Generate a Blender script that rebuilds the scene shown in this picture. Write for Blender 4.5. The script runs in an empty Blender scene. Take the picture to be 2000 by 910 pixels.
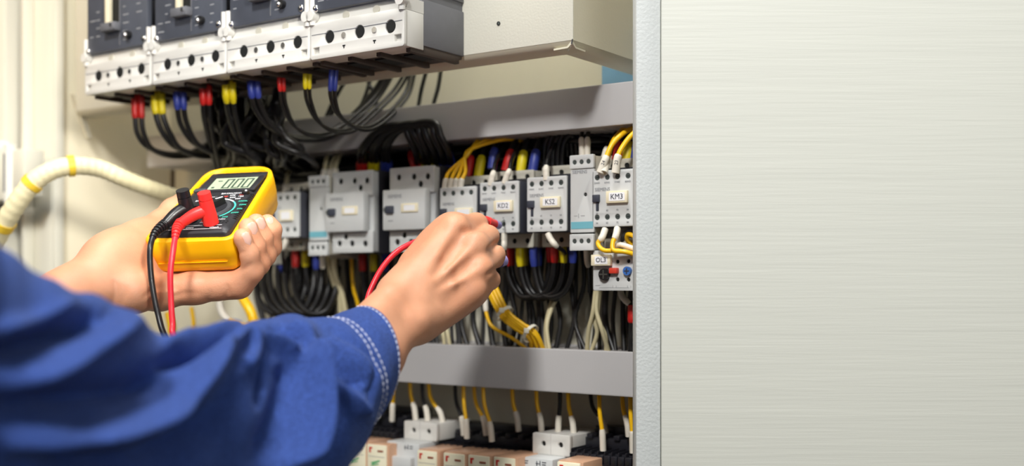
import bpy, bmesh, math, random
import numpy as np
from mathutils import Vector, Matrix

# ------------------------------------------------------------------ camera, world, lights, exposure
C = bpy.context.scene.collection
SC = bpy.context.scene
FPX, PCX, PCY = 2200.0, 1000.0, 550.0        # focal length in px of the 2000x910 frame, principal point
cam_data = bpy.data.cameras.new('camera')
cam_data.sensor_width = 36.0
cam_data.lens = FPX * 36.0 / 2000.0
cam_data.shift_y = (PCY - 455.0) / 2000.0
cam_data.clip_start = 0.02
cam_data.dof.use_dof = True
cam_data.dof.focus_distance = 0.95
cam_data.dof.aperture_fstop = 3.0
cam = bpy.data.objects.new('camera', cam_data)
cam.rotation_euler = (math.pi / 2, 0, 0)
C.objects.link(cam)
SC.camera = cam
SC.view_settings.view_transform = 'Standard'
SC.view_settings.look = 'None'
SC.view_settings.gamma = 1.0
SC.view_settings.use_curve_mapping = False
SC.view_settings.exposure = 0.0

world = bpy.data.worlds.new('room_light')
SC.world = world
world.use_nodes = True
wn, wl = world.node_tree.nodes, world.node_tree.links
wn.clear()
w_out = wn.new('ShaderNodeOutputWorld'); w_bg = wn.new('ShaderNodeBackground')
w_tc = wn.new('ShaderNodeTexCoord'); w_sep = wn.new('ShaderNodeSeparateXYZ'); w_ramp = wn.new('ShaderNodeValToRGB')
wl.new(w_tc.outputs['Generated'], w_sep.inputs[0]); wl.new(w_sep.outputs['Z'], w_ramp.inputs[0])
w_ramp.color_ramp.elements[0].position = 0.0; w_ramp.color_ramp.elements[0].color = (0.30, 0.28, 0.25, 1)
w_ramp.color_ramp.elements[1].position = 0.6; w_ramp.color_ramp.elements[1].color = (0.95, 0.97, 1.0, 1)
wl.new(w_ramp.outputs[0], w_bg.inputs[0]); wl.new(w_bg.outputs[0], w_out.inputs[0])
w_bg.inputs[1].default_value = 0.12


def area_light(name, loc, target, size, power, color, shape='SQUARE', size_y=None):
    d = bpy.data.lights.new(name, 'AREA'); d.energy = power; d.color = color; d.size = size
    if size_y: d.shape = 'RECTANGLE'; d.size_y = size_y
    o = bpy.data.objects.new(name, d); o.location = loc
    o.rotation_euler = (Vector(target) - Vector(loc)).to_track_quat('-Z', 'Y').to_euler()
    C.objects.link(o)
    return o

area_light('ceiling_light', (-0.61, -1.28, 1.95), (0.05, 1.0, 0.08), 0.40, 80, (1.0, 0.99, 0.965))
area_light('front_right_fill', (1.0, -1.5, 0.35), (-0.1, 1.0, 0.05), 1.0, 12, (1.0, 1.0, 0.98))  # low fill added at front right to lift the left wall
area_light('overhead_light', (-0.25, 0.35, 2.45), (-0.2, 0.7, 0.0), 0.7, 38, (1.0, 0.99, 0.97))
area_light('warm_left_fill', (-2.3, 0.1, 1.2), (-0.3, 1.2, 0.1), 0.9, 7, (1.0, 0.9, 0.74))  # warm fill added on the left, with no source in view
wk = bpy.data.lights.new('left_fill_spot', 'SPOT'); wk.energy = 27; wk.color = (1.0, 0.965, 0.90); wk.spot_size = math.radians(33); wk.spot_blend = 0.9; wk.shadow_soft_size = 0.05  # unseen spot added to brighten the left wall, left hand and holster
wko = bpy.data.objects.new('left_fill_spot', wk); wko.location = (0.05, 0.35, 0.30)
wko.rotation_euler = (Vector((-0.50, 1.32, 0.06)) - wko.location).to_track_quat('-Z', 'Y').to_euler()
C.objects.link(wko)
# unseen light added up behind the steel box to brighten the back plate
_o = area_light('back_plate_fill', (0, 0, 0), (0, 0, -1), 0.03, 1.6, (1.0, 0.98, 0.92), size_y=0.45)
sp = bpy.data.lights.new('warm_glow_spot', 'SPOT'); sp.energy = 22; sp.color = (1.0, 0.66, 0.30); sp.spot_size = math.radians(34); sp.spot_blend = 1.0; sp.shadow_soft_size = 0.12  # unseen warm spot added to give the upper left an orange glow
spo = bpy.data.objects.new('warm_glow_spot', sp); spo.location = (-1.05, 0.35, 0.62)
spo.rotation_euler = (Vector((-0.56, 1.32, 0.36)) - spo.location).to_track_quat('-Z', 'Y').to_euler()
C.objects.link(spo)

# ------------------------------------------------------------------ frames of reference
TH = math.atan2(2200.0, 3170.0)              # the cabinet is turned this much away from square-on
EX = Vector((math.cos(TH), -math.sin(TH), 0)); EZ = Vector((math.sin(TH), math.cos(TH), 0))
OR = Vector((0.09, 1.0, 0)) + EZ * 0.09      # a point of the mounting plate


def pt(u, w, z):
    """cabinet coordinates: u to the right along the plate, w into the plate (negative = towards the viewer), z up"""
    return OR + EX * u + EZ * w + Vector((0, 0, z))


def ray(px, py, w):
    dx, dz = (px - PCX) / FPX, (PCY - py) / FPX
    a, b, c, d = dx, -EX.x, 1.0, -EX.y
    r1, r2 = OR.x + w * EZ.x, OR.y + w * EZ.y
    det = a * d - b * c
    y = (r1 * d - b * r2) / det
    u = (a * r2 - c * r1) / det
    return u, dz * y


def P(px, py, w):
    u, z = ray(px, py, w)
    return pt(u, w, z)


def unp(px, py, y):
    return Vector(((px - PCX) / FPX * y, y, (PCY - py) / FPX * y))


# ------------------------------------------------------------------ materials
MATS = {}


def lin(c):
    return tuple(((v / 255.0) / 12.92 if v / 255.0 <= 0.04045 else ((v / 255.0 + 0.055) / 1.055) ** 2.4) for v in c)


def mat(name, rgb, rough=0.5, metal=0.0, var=0.06, scale=60.0, bump=0.0, bscale=400.0, stretch=None, coat=0.0, spec=0.5, sss=0.0, trans=0.0, emis=0.0, linear=False):
    if name in MATS: return MATS[name]
    m = bpy.data.materials.new(name); m.use_nodes = True
    nt = m.node_tree; n = nt.nodes; l = nt.links
    b = n['Principled BSDF']
    col = rgb if linear else lin(rgb)
    tc = n.new('ShaderNodeTexCoord'); mp = n.new('ShaderNodeMapping')
    l.new(tc.outputs['Object'], mp.inputs[0])
    if stretch: mp.inputs['Scale'].default_value = stretch
    nz = n.new('ShaderNodeTexNoise'); nz.inputs['Scale'].default_value = scale; nz.inputs['Detail'].default_value = 4
    l.new(mp.outputs[0], nz.inputs['Vector'])
    rp = n.new('ShaderNodeValToRGB')
    rp.color_ramp.elements[0].position = 0.3; rp.color_ramp.elements[1].position = 0.7
    rp.color_ramp.elements[0].color = tuple(max(0, c * (1 - var)) for c in col) + (1,)
    rp.color_ramp.elements[1].color = tuple(min(1, c * (1 + var)) for c in col) + (1,)
    l.new(nz.outputs['Fac'], rp.inputs[0]); l.new(rp.outputs[0], b.inputs['Base Color'])
    b.inputs['Roughness'].default_value = rough; b.inputs['Metallic'].default_value = metal
    b.inputs['Specular IOR Level'].default_value = spec
    if coat: b.inputs['Coat Weight'].default_value = coat
    if trans: b.inputs['Transmission Weight'].default_value = trans
    if sss:
        b.inputs['Subsurface Weight'].default_value = sss
        b.inputs['Subsurface Radius'].default_value = (0.006, 0.0025, 0.0012); b.inputs['Subsurface Scale'].default_value = 1.0
    if emis:
        l.new(rp.outputs[0], b.inputs['Emission Color']); b.inputs['Emission Strength'].default_value = emis
    if bump:
        n2 = n.new('ShaderNodeTexNoise'); n2.inputs['Scale'].default_value = bscale; n2.inputs['Detail'].default_value = 3
        l.new(mp.outputs[0], n2.inputs['Vector'])
        bp = n.new('ShaderNodeBump'); bp.inputs['Strength'].default_value = bump; bp.inputs['Distance'].default_value = 0.001
        l.new(n2.outputs['Fac'], bp.inputs['Height']); l.new(bp.outputs[0], b.inputs['Normal'])
    MATS[name] = m
    return m


mat('cream_paint', (218, 215, 200), 0.45, var=0.02, scale=8, bump=0.15, bscale=500)
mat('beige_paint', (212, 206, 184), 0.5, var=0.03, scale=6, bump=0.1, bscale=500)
mat('beige_paint_lit', (244, 234, 206), 0.5, var=0.02, scale=6)  # beige paint made paler to put light into the left wall
mat('plate_paint', (204, 200, 182), 0.55, var=0.03, scale=8)
mat('post_paint', (204, 208, 206), 0.5, var=0.02, scale=30, bump=0.38, bscale=420)
mat('laminate', (214, 215, 205), 0.55, var=0.02, scale=70, bump=0.15, bscale=260, stretch=(0.05, 1, 1.6))
mat('white_paint', (226, 224, 214), 0.45, var=0.03, scale=10)
mat('blue_sheet', (120, 166, 200), 0.5)
mat('gap_blue', (96, 104, 128), 0.4)
mat('duct_grey', (176, 174, 174), 0.42, var=0.02, scale=14)
mat('duct_fin', (196, 192, 190), 0.45)
mat('device_grey', (204, 206, 205), 0.42, var=0.02)
mat('device_beige', (194, 190, 176), 0.45, var=0.02)
mat('breaker_white', (214, 212, 206), 0.4, var=0.02)
mat('fascia', (80, 84, 94), 0.4, var=0.08)
mat('breaker_side', (104, 105, 110), 0.5)
mat('dark_body', (44, 44, 50), 0.5)
mat('side_grey', (72, 74, 84), 0.5)
mat('black_plastic', (22, 22, 24), 0.4)
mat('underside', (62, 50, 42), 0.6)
mat('hole_dark', (10, 12, 12), 0.7)  # near-black put in holes and gaps in place of their shade
mat('screw_steel', (120, 128, 124), 0.3, metal=0.8)
mat('terminal_dark', (62, 70, 68), 0.5)  # screw colour darkened for the shade deep in the terminal holes
mat('bright_steel', (215, 215, 215), 0.22, metal=1.0)
mat('slider_blue', (58, 62, 74), 0.45)
mat('tag_cream', (236, 226, 196), 0.45, var=0.02)
mat('sticker', (244, 244, 246), 0.5, var=0.0)
mat('ink', (40, 42, 60), 0.7, var=0.0)
mat('faint_ink', (140, 142, 146), 0.7, var=0.0)
mat('white_ink', (236, 236, 240), 0.6, var=0.0)
mat('teal_stripe', (112, 178, 192), 0.5, var=0.02)
mat('cable_black', (22, 21, 22), 0.40, var=0.1)
mat('boot_red', (190, 30, 26), 0.45)
mat('boot_yellow', (216, 196, 20), 0.45)
mat('boot_blue', (44, 58, 140), 0.45)
mat('wire_yellow', (246, 192, 22), 0.35, var=0.04)
mat('wire_cream', (206, 196, 158), 0.45, var=0.04)
mat('ferrule', (228, 222, 208), 0.5, var=0.05)
mat('tie_white', (226, 222, 206), 0.5)
mat('base_black', (30, 30, 36), 0.38, var=0.1)
mat('relay_cream', (240, 234, 206), 0.4, var=0.03)
mat('relay_orange', (232, 184, 150), 0.25, var=0.05, trans=0.25)
mat('mark_red', (206, 48, 36), 0.5)
mat('mark_brown', (150, 84, 60), 0.5)
mat('mark_green', (96, 176, 120), 0.5)
mat('button_red', (216, 66, 48), 0.4)
mat('button_blue', (60, 112, 190), 0.4)
mat('conduit', (244, 232, 188), 0.45, var=0.08, scale=40, bump=0.3, bscale=120)
mat('conduit_band', (244, 204, 60), 0.45)
mat('holster', (255, 186, 10), 0.42, var=0.03, scale=20, spec=0.4)
mat('meter_black', (38, 38, 42), 0.42, var=0.05)
mat('meter_ring', (70, 72, 76), 0.4)
mat('lcd', (176, 190, 160), 0.35, var=0.02)
mat('lcd_ink', (60, 78, 66), 0.5, var=0)
mat('teal_ink', (70, 200, 176), 0.6, var=0)
mat('red_ink', (226, 70, 56), 0.6, var=0)
mat('plug_red', (232, 50, 46), 0.38, var=0.04)
mat('plug_black', (26, 26, 28), 0.34, var=0.06)
mat('lead_red', (226, 44, 58), 0.35, var=0.03)
mat('probe_lilac', (150, 144, 200), 0.4)
mat('thread', (214, 218, 236), 0.7)
mat('nail', (232, 186, 168), 0.3, var=0.03, sss=0.1)


def skin_mat():
    m = mat('skin', (216, 158, 124), 0.46, var=0.07, scale=45, bump=0.22, bscale=900, sss=0.12, spec=0.42)
    nt = m.node_tree; n = nt.nodes; l = nt.links
    b = n['Principled BSDF']
    # redder over patches (knuckles, palm): a second, larger noise
    tc = n.new('ShaderNodeTexCoord'); nz = n.new('ShaderNodeTexNoise'); nz.inputs['Scale'].default_value = 22
    l.new(tc.outputs['Object'], nz.inputs['Vector'])
    src = b.inputs['Base Color'].links[0].from_socket
    mx = n.new('ShaderNodeMixRGB'); mx.blend_type = 'MULTIPLY'; mx.inputs[0].default_value = 0.35
    rp = n.new('ShaderNodeValToRGB'); rp.color_ramp.elements[0].position = 0.35; rp.color_ramp.elements[1].position = 0.65
    rp.color_ramp.elements[0].color = (1, 0.80, 0.70, 1); rp.color_ramp.elements[1].color = (1, 1, 1, 1)
    l.new(nz.outputs['Fac'], rp.inputs[0]); l.new(src, mx.inputs[1]); l.new(rp.outputs[0], mx.inputs[2])
    l.new(mx.outputs[0], b.inputs['Base Color'])
skin_mat()


def denim_mat():
    m = mat('denim', (52, 76, 142), 0.85, var=0.30, scale=500, bump=0.6, bscale=1500, spec=0.2)
    b = m.node_tree.nodes['Principled BSDF']
    b.inputs['Sheen Weight'].default_value = 0.12; b.inputs['Sheen Tint'].default_value = (0.45, 0.6, 1.0, 1)
    b.inputs['Sheen Roughness'].default_value = 0.5
denim_mat()

# ------------------------------------------------------------------ object helpers


def link(name, me, parent=None, m=None):
    o = bpy.data.objects.new(name, me); C.objects.link(o)
    if m is not None and me is not None:
        me.materials.clear(); me.materials.append(MATS[m] if isinstance(m, str) else m)
    if parent is not None: o.parent = parent
    return o


def tag(o, label=None, cat=None, group=None, kind=None):
    if label: o['label'] = label
    if cat: o['category'] = cat
    if group: o['group'] = group
    if kind: o['kind'] = kind
    return o


def empty(name, loc, rz=0.0, label=None, cat=None, group=None):
    o = bpy.data.objects.new(name, None); o.empty_display_size = 0.01; C.objects.link(o)
    o.location = loc; o.rotation_euler = (0, 0, rz)
    return tag(o, label, cat, group)


def smooth(me, ang=40):
    for p in me.polygons: p.use_smooth = True
    try: me.set_sharp_from_angle(angle=math.radians(ang))
    except Exception: pass


class MB:
    """collects solids into one mesh"""
    def __init__(self): self.bm = bmesh.new()

    def box(self, x0, x1, y0, y1, z0, z1, bev=0.0, seg=2, taper=None):
        bm = self.bm
        vs = bmesh.ops.create_cube(bm, size=1.0)['verts']
        for v in vs:
            v.co = Vector((x0 + (v.co.x + .5) * (x1 - x0), y0 + (v.co.y + .5) * (y1 - y0), z0 + (v.co.z + .5) * (z1 - z0)))
        if bev > 0:
            es = list({e for v in vs for e in v.link_edges})
            bmesh.ops.bevel(bm, geom=es, offset=bev, segments=seg, profile=0.5, affect='EDGES')
        return self

    def cyl(self, a, b, r, r2=None, n=20, cap=True):
        a, b = Vector(a), Vector(b); d = b - a; L = d.length
        q = d.to_track_quat('Z', 'Y').to_matrix().to_4x4()
        bmesh.ops.create_cone(self.bm, cap_ends=cap, segments=n, radius1=r, radius2=r if r2 is None else r2, depth=L, matrix=Matrix.Translation((a + b) / 2) @ q)
        return self

    def sphere(self, c, r, s=(1, 1, 1), n=14):
        bmesh.ops.create_uvsphere(self.bm, u_segments=n, v_segments=n // 2 + 1, radius=r, matrix=Matrix.Translation(c) @ Matrix.Diagonal((*s, 1)))
        return self

    def tube(self, pts, r, n=10, samples=8, radii=None):
        me_v, me_f = tube_geo(pts, r, n, samples, radii)
        vs = [self.bm.verts.new(v) for v in me_v]
        for f in me_f: self.bm.faces.new([vs[i] for i in f])
        return self

    def poly(self, verts, faces):
        vs = [self.bm.verts.new(v) for v in verts]
        for f in faces: self.bm.faces.new([vs[i] for i in f])
        return self

    def prism(self, pts2, axis, a, b):
        """extrude a 2D outline along axis 'x','y','z' from a to b"""
        def mk(p, t):
            return {'x': (t, p[0], p[1]), 'y': (p[0], t, p[1]), 'z': (p[0], p[1], t)}[axis]
        n = len(pts2)
        v = [mk(p, a) for p in pts2] + [mk(p, b) for p in pts2]
        f = [tuple(range(n)), tuple(range(2 * n - 1, n - 1, -1))] + [(i, (i + 1) % n, n + (i + 1) % n, n + i) for i in range(n)]
        self.poly(v, f)
        return self

    def build(self, name, m, parent=None, sm=True, ang=40):
        bmesh.ops.recalc_face_normals(self.bm, faces=self.bm.faces)
        me = bpy.data.meshes.new(name); self.bm.to_mesh(me); self.bm.free()
        if sm: smooth(me, ang)
        return link(name, me, parent, m)


def catmull(pts, k):
    """dense points on a Catmull-Rom curve (centripetal enough for cables)"""
    p = [Vector(q) for q in pts]
    if len(p) == 2: return [p[0].lerp(p[1], i / k) for i in range(k + 1)]
    p = [p[0] * 2 - p[1]] + p + [p[-1] * 2 - p[-2]]
    out = []
    for i in range(1, len(p) - 2):
        a, b, c, d = p[i - 1], p[i], p[i + 1], p[i + 2]
        for j in range(k):
            t = j / k
            out.append(0.5 * ((2 * b) + (c - a) * t + (2 * a - 5 * b + 4 * c - d) * t * t + (3 * b - a - 3 * c + d) * t ** 3))
    out.append(p[-2].copy())
    return out


def tube_geo(pts, r, n=10, samples=8, radii=None, dense=None):
    d = dense if dense is not None else catmull(pts, samples)
    m = len(d)
    T = []
    for i in range(m):
        t = d[min(i + 1, m - 1)] - d[max(i - 1, 0)]
        T.append(t.normalized() if t.length > 1e-9 else Vector((0, 0, 1)))
    nrm = T[0].orthogonal().normalized()
    V, F = [], []
    for i in range(m):
        nrm = (nrm - T[i] * nrm.dot(T[i]))
        nrm = nrm.normalized() if nrm.length > 1e-9 else T[i].orthogonal().normalized()
        bn = T[i].cross(nrm)
        rr = r if radii is None else radii(i / (m - 1))
        for k in range(n):
            a = 2 * math.pi * k / n
            V.append(d[i] + (nrm * math.cos(a) + bn * math.sin(a)) * rr)
    for i in range(m - 1):
        for k in range(n):
            F.append((i * n + k, i * n + (k + 1) % n, (i + 1) * n + (k + 1) % n, (i + 1) * n + k))
    F.append(tuple(range(n - 1, -1, -1))); F.append(tuple(range((m - 1) * n, m * n)))
    return V, F


def plate(name, x0, x1, z0, z1, yf, th, holes, m, parent, rc=0.0015, bev=0.0004, outline=None):
    """a sheet in the xz plane with real through holes; yf = its front, th = thickness (into +y)"""
    cu = bpy.data.curves.new(name, 'CURVE'); cu.dimensions = '2D'; cu.fill_mode = 'BOTH'
    cu.extrude = th / 2 - bev; cu.bevel_depth = bev; cu.bevel_resolution = 1

    def spl(pts):
        s = cu.splines.new('POLY'); s.points.add(len(pts) - 1)
        for q, p in zip(s.points, pts): q.co = (p[0], p[1], 0, 1)
        s.use_cyclic_u = True
    if outline is None:
        outline = []
        for cx, cz, a0 in ((x1 - rc, z1 - rc, 0), (x0 + rc, z1 - rc, 90), (x0 + rc, z0 + rc, 180), (x1 - rc, z0 + rc, 270)):
            for k in range(5):
                a = math.radians(a0 + k * 22.5); outline.append((cx + rc * math.cos(a), cz + rc * math.sin(a)))
    spl(outline)
    for h in holes:
        if len(h) == 3:
            spl([(h[0] + h[2] * math.cos(2 * math.pi * k / 20), h[1] + h[2] * math.sin(2 * math.pi * k / 20)) for k in range(20)])
        else:
            spl(h[0])
    t = bpy.data.objects.new('tmp', cu)
    me = bpy.data.meshes.new_from_object(t)
    me.name = name
    bpy.data.objects.remove(t); bpy.data.curves.remove(cu)
    for v in me.vertices: v.co = (v.co.x, yf + th / 2 - v.co.z, v.co.y)
    bm = bmesh.new(); bm.from_mesh(me); bmesh.ops.remove_doubles(bm, verts=bm.verts, dist=1e-6)
    bmesh.ops.recalc_face_normals(bm, faces=bm.faces); bm.to_mesh(me); bm.free()
    smooth(me, 35)
    return link(name, me, parent, m)


def text_mesh(name, s, size, M4, m, parent, ext=0.0001, ax='CENTER'):
    """flat lettering; M4 maps the text plane (x right, y up, z out) to the parent's space"""
    cu = bpy.data.curves.new(name, 'FONT'); cu.body = s; cu.size = size; cu.extrude = ext; cu.align_x = ax; cu.align_y = 'CENTER'
    cu.resolution_u = 2
    t = bpy.data.objects.new('tmp', cu); me = bpy.data.meshes.new_from_object(t); me.name = name
    bpy.data.objects.remove(t); bpy.data.curves.remove(cu)
    me.transform(M4)
    return link(name, me, parent, m)


FRONT = Matrix(((1, 0, 0, 0), (0, 0, -1, 0), (0, 1, 0, 0), (0, 0, 0, 1)))    # text plane -> facing -y


def front_text(s, size, x, y, z, m, parent, ax='CENTER', name='lettering'):
    return text_mesh(name, s, size, Matrix.Translation((x, y, z)) @ FRONT, m, parent, ax=ax)


def cable(name, label, cat, pts, r, m='cable_black', group=None, boot=None, boot_name='boot', n=10, samples=8, tip=None):
    """a cable along cabinet or world points; boot = (material, first length m, radius factor) sleeve at its start"""
    d = catmull(pts, samples)
    V, F = tube_geo(None, r, n, dense=d)
    me = bpy.data.meshes.new(name); me.from_pydata([tuple(v) for v in V], [], F); smooth(me, 60)
    o = link(name, me, None, m); tag(o, label, cat, group)
    for spec, dd in ((boot, d), (tip, d[::-1])):
        if not spec: continue
        acc, k = 0.0, 0
        bd = [dd[0]]
        while k < len(dd) - 1 and acc < spec[1]:
            seg = (dd[k + 1] - dd[k]).length
            if acc + seg > spec[1]:
                bd.append(dd[k].lerp(dd[k + 1], (spec[1] - acc) / seg)); break
            acc += seg; k += 1; bd.append(dd[k])
        if len(bd) < 3: bd = [bd[0], bd[0].lerp(bd[-1], .5), bd[-1]]
        rr = r * spec[2]
        V, F = tube_geo(None, rr, 12, dense=bd, radii=lambda t: rr * (1.0 if t < .8 else 1.0 - .22 * (t - .8) / .2))
        bme = bpy.data.meshes.new(spec[3] if len(spec) > 3 else boot_name); bme.from_pydata([tuple(v) for v in V], [], F); smooth(bme, 60)
        link(bme.name, bme, o, spec[0])
    return o


def struct(name, bm_mb, m):
    o = bm_mb.build(name, m); o['kind'] = 'structure'
    return o


RZ = -TH                                       # rotation of everything that stands square on the mounting plate


def cab_obj(o):
    o.location = OR; o.rotation_euler = (0, 0, RZ)
    return o

# ------------------------------------------------------------------ the setting: cabinet shell, doors, posts
UL, UR = -0.72, 0.055
cab_obj(struct('wall_back', MB().box(UL, UR + .003, 0.0, 0.004, -0.62, 0.75), 'plate_paint'))
cab_obj(struct('wall_left', MB().box(UL - 0.003, UL, -0.165, 0.004, -0.62, 0.75), 'beige_paint_lit'))
cab_obj(struct('wall_right', MB().box(UR, UR + 0.003, -0.150, 0.004, -0.62, 0.75), 'beige_paint'))
mb = MB()
mb.box(-0.765, -0.7205, -0.172, -0.150, -0.62, 0.75, 0.002)
mb.box(-0.7205, -0.714, -0.172, -0.160, -0.62, 0.75, 0.0015)
mb.box(-0.765, -0.757, -0.185, -0.172, -0.62, 0.75, 0.0015)
cab_obj(struct('trim_1', mb, 'cream_paint'))
cab_obj(struct('trim_2', MB().box(-0.792, -0.766, -0.15, -0.13, -0.62, 0.75), 'gap_blue'))
mb = MB()
mb.box(-1.10, -0.790, -0.19, -0.15, -0.62, 0.75, 0.003)
cab_obj(struct('trim_3', mb, 'cream_paint'))
# right-hand post of the cabinet frame and the door hung on it
x0, x1 = (1242.5 - PCX) / FPX * 0.90, (1290.0 - PCX) / FPX * 0.90
struct('trim_4', MB().box(x0, x1, 0.90, 0.926, -0.45, 0.62, 0.0008), 'post_paint')
struct('door_1', MB().box(x1 + 0.0006, 0.85, 0.8985, 0.918, -0.45, 0.62, 0.0006), 'laminate')

_o.location = pt(-.14, -.075, .46); _o.rotation_euler = (math.radians(16), 0, RZ + math.pi / 2)
_o.rotation_euler = (EZ * .28 + Vector((0, 0, -1))).to_track_quat('-Z', 'Y').to_euler()

# blue sheet lying against the plate at the upper right, seen under the steel box
g = MB().box(-0.062, 0.05, -0.004, -0.001, 0.175, 0.245, 0.0005).build('insulating_sheet', 'blue_sheet'); cab_obj(g)
tag(g, 'small blue sheet fixed on back plate under right end of upper steel box', 'sheet')

# ------------------------------------------------------------------ the steel box that carries the breakers
WP = -0.15
UPC, ZPB = ray(1119, 78, WP)
box = empty('steel_mounting_box', OR, RZ, 'cream steel box behind the four moulded case breakers, open underneath', 'mounting box')
L0 = -0.706
mb = MB()
mb.box(L0, UPC, WP, WP + 0.0015, ZPB, ZPB + .4, 0.0006)
mb.build('front_sheet', 'cream_paint', box)
MB().box(UPC - 0.0015, UPC, WP + .0015, -0.004, ZPB, ZPB + .4).build('side_sheet', 'beige_paint', box)
mb = MB()
# rounded return at the bottom of the front, then the narrow flange turned back under it
mb.prism([(WP, ZPB + .001), (WP + .002, ZPB - .003), (WP + .006, ZPB - .006), (WP + .022, ZPB - .0065), (WP + .022, ZPB - .005), (WP + .0065, ZPB - .0045), (WP + .003, ZPB - .001), (WP + .0016, ZPB + .001)], 'x', L0, UPC - .001)
mb.build('bottom_flange', 'beige_paint', box)
mb = MB()
mb.prism([(UPC, ZPB + .001), (UPC - .002, ZPB - .003), (UPC - .006, ZPB - .006), (UPC - .020, ZPB - .0065), (UPC - .020, ZPB - .005), (UPC - .0065, ZPB - .0045), (UPC - .003, ZPB - .001), (UPC - .0016, ZPB + .001)], 'y', WP + .001, -0.004)
mb.build('side_flange', 'beige_paint', box)
MB().tube([(UPC - .0005, WP + .0003, ZPB + .001), (UPC - .003, WP + .002, ZPB - .0035), (UPC - .009, WP + .007, ZPB - .0062)], 0.0006).build('corner_seam', 'bright_steel', box)
hu, hz = ray(974, 46, WP)
mb = MB(); mb.cyl((hu, WP - .0006, hz), (hu, WP + .001, hz), 0.0019, n=18); mb.build('screw_hole', 'hole_dark', box)
mb = MB(); mb.cyl((hu + .0006, WP - .0008, hz), (hu + .0006, WP, hz), 0.0011, n=14); mb.build('rivet', 'screw_steel', box)
mb = MB(); mb.prism([(-.155, ZPB + .02), (-.135, ZPB - .03), (-.129, ZPB - .03), (-.147, ZPB + .02)], 'x', L0 - .004, L0 + .002); mb.build('end_bracket', 'beige_paint', box)

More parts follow.
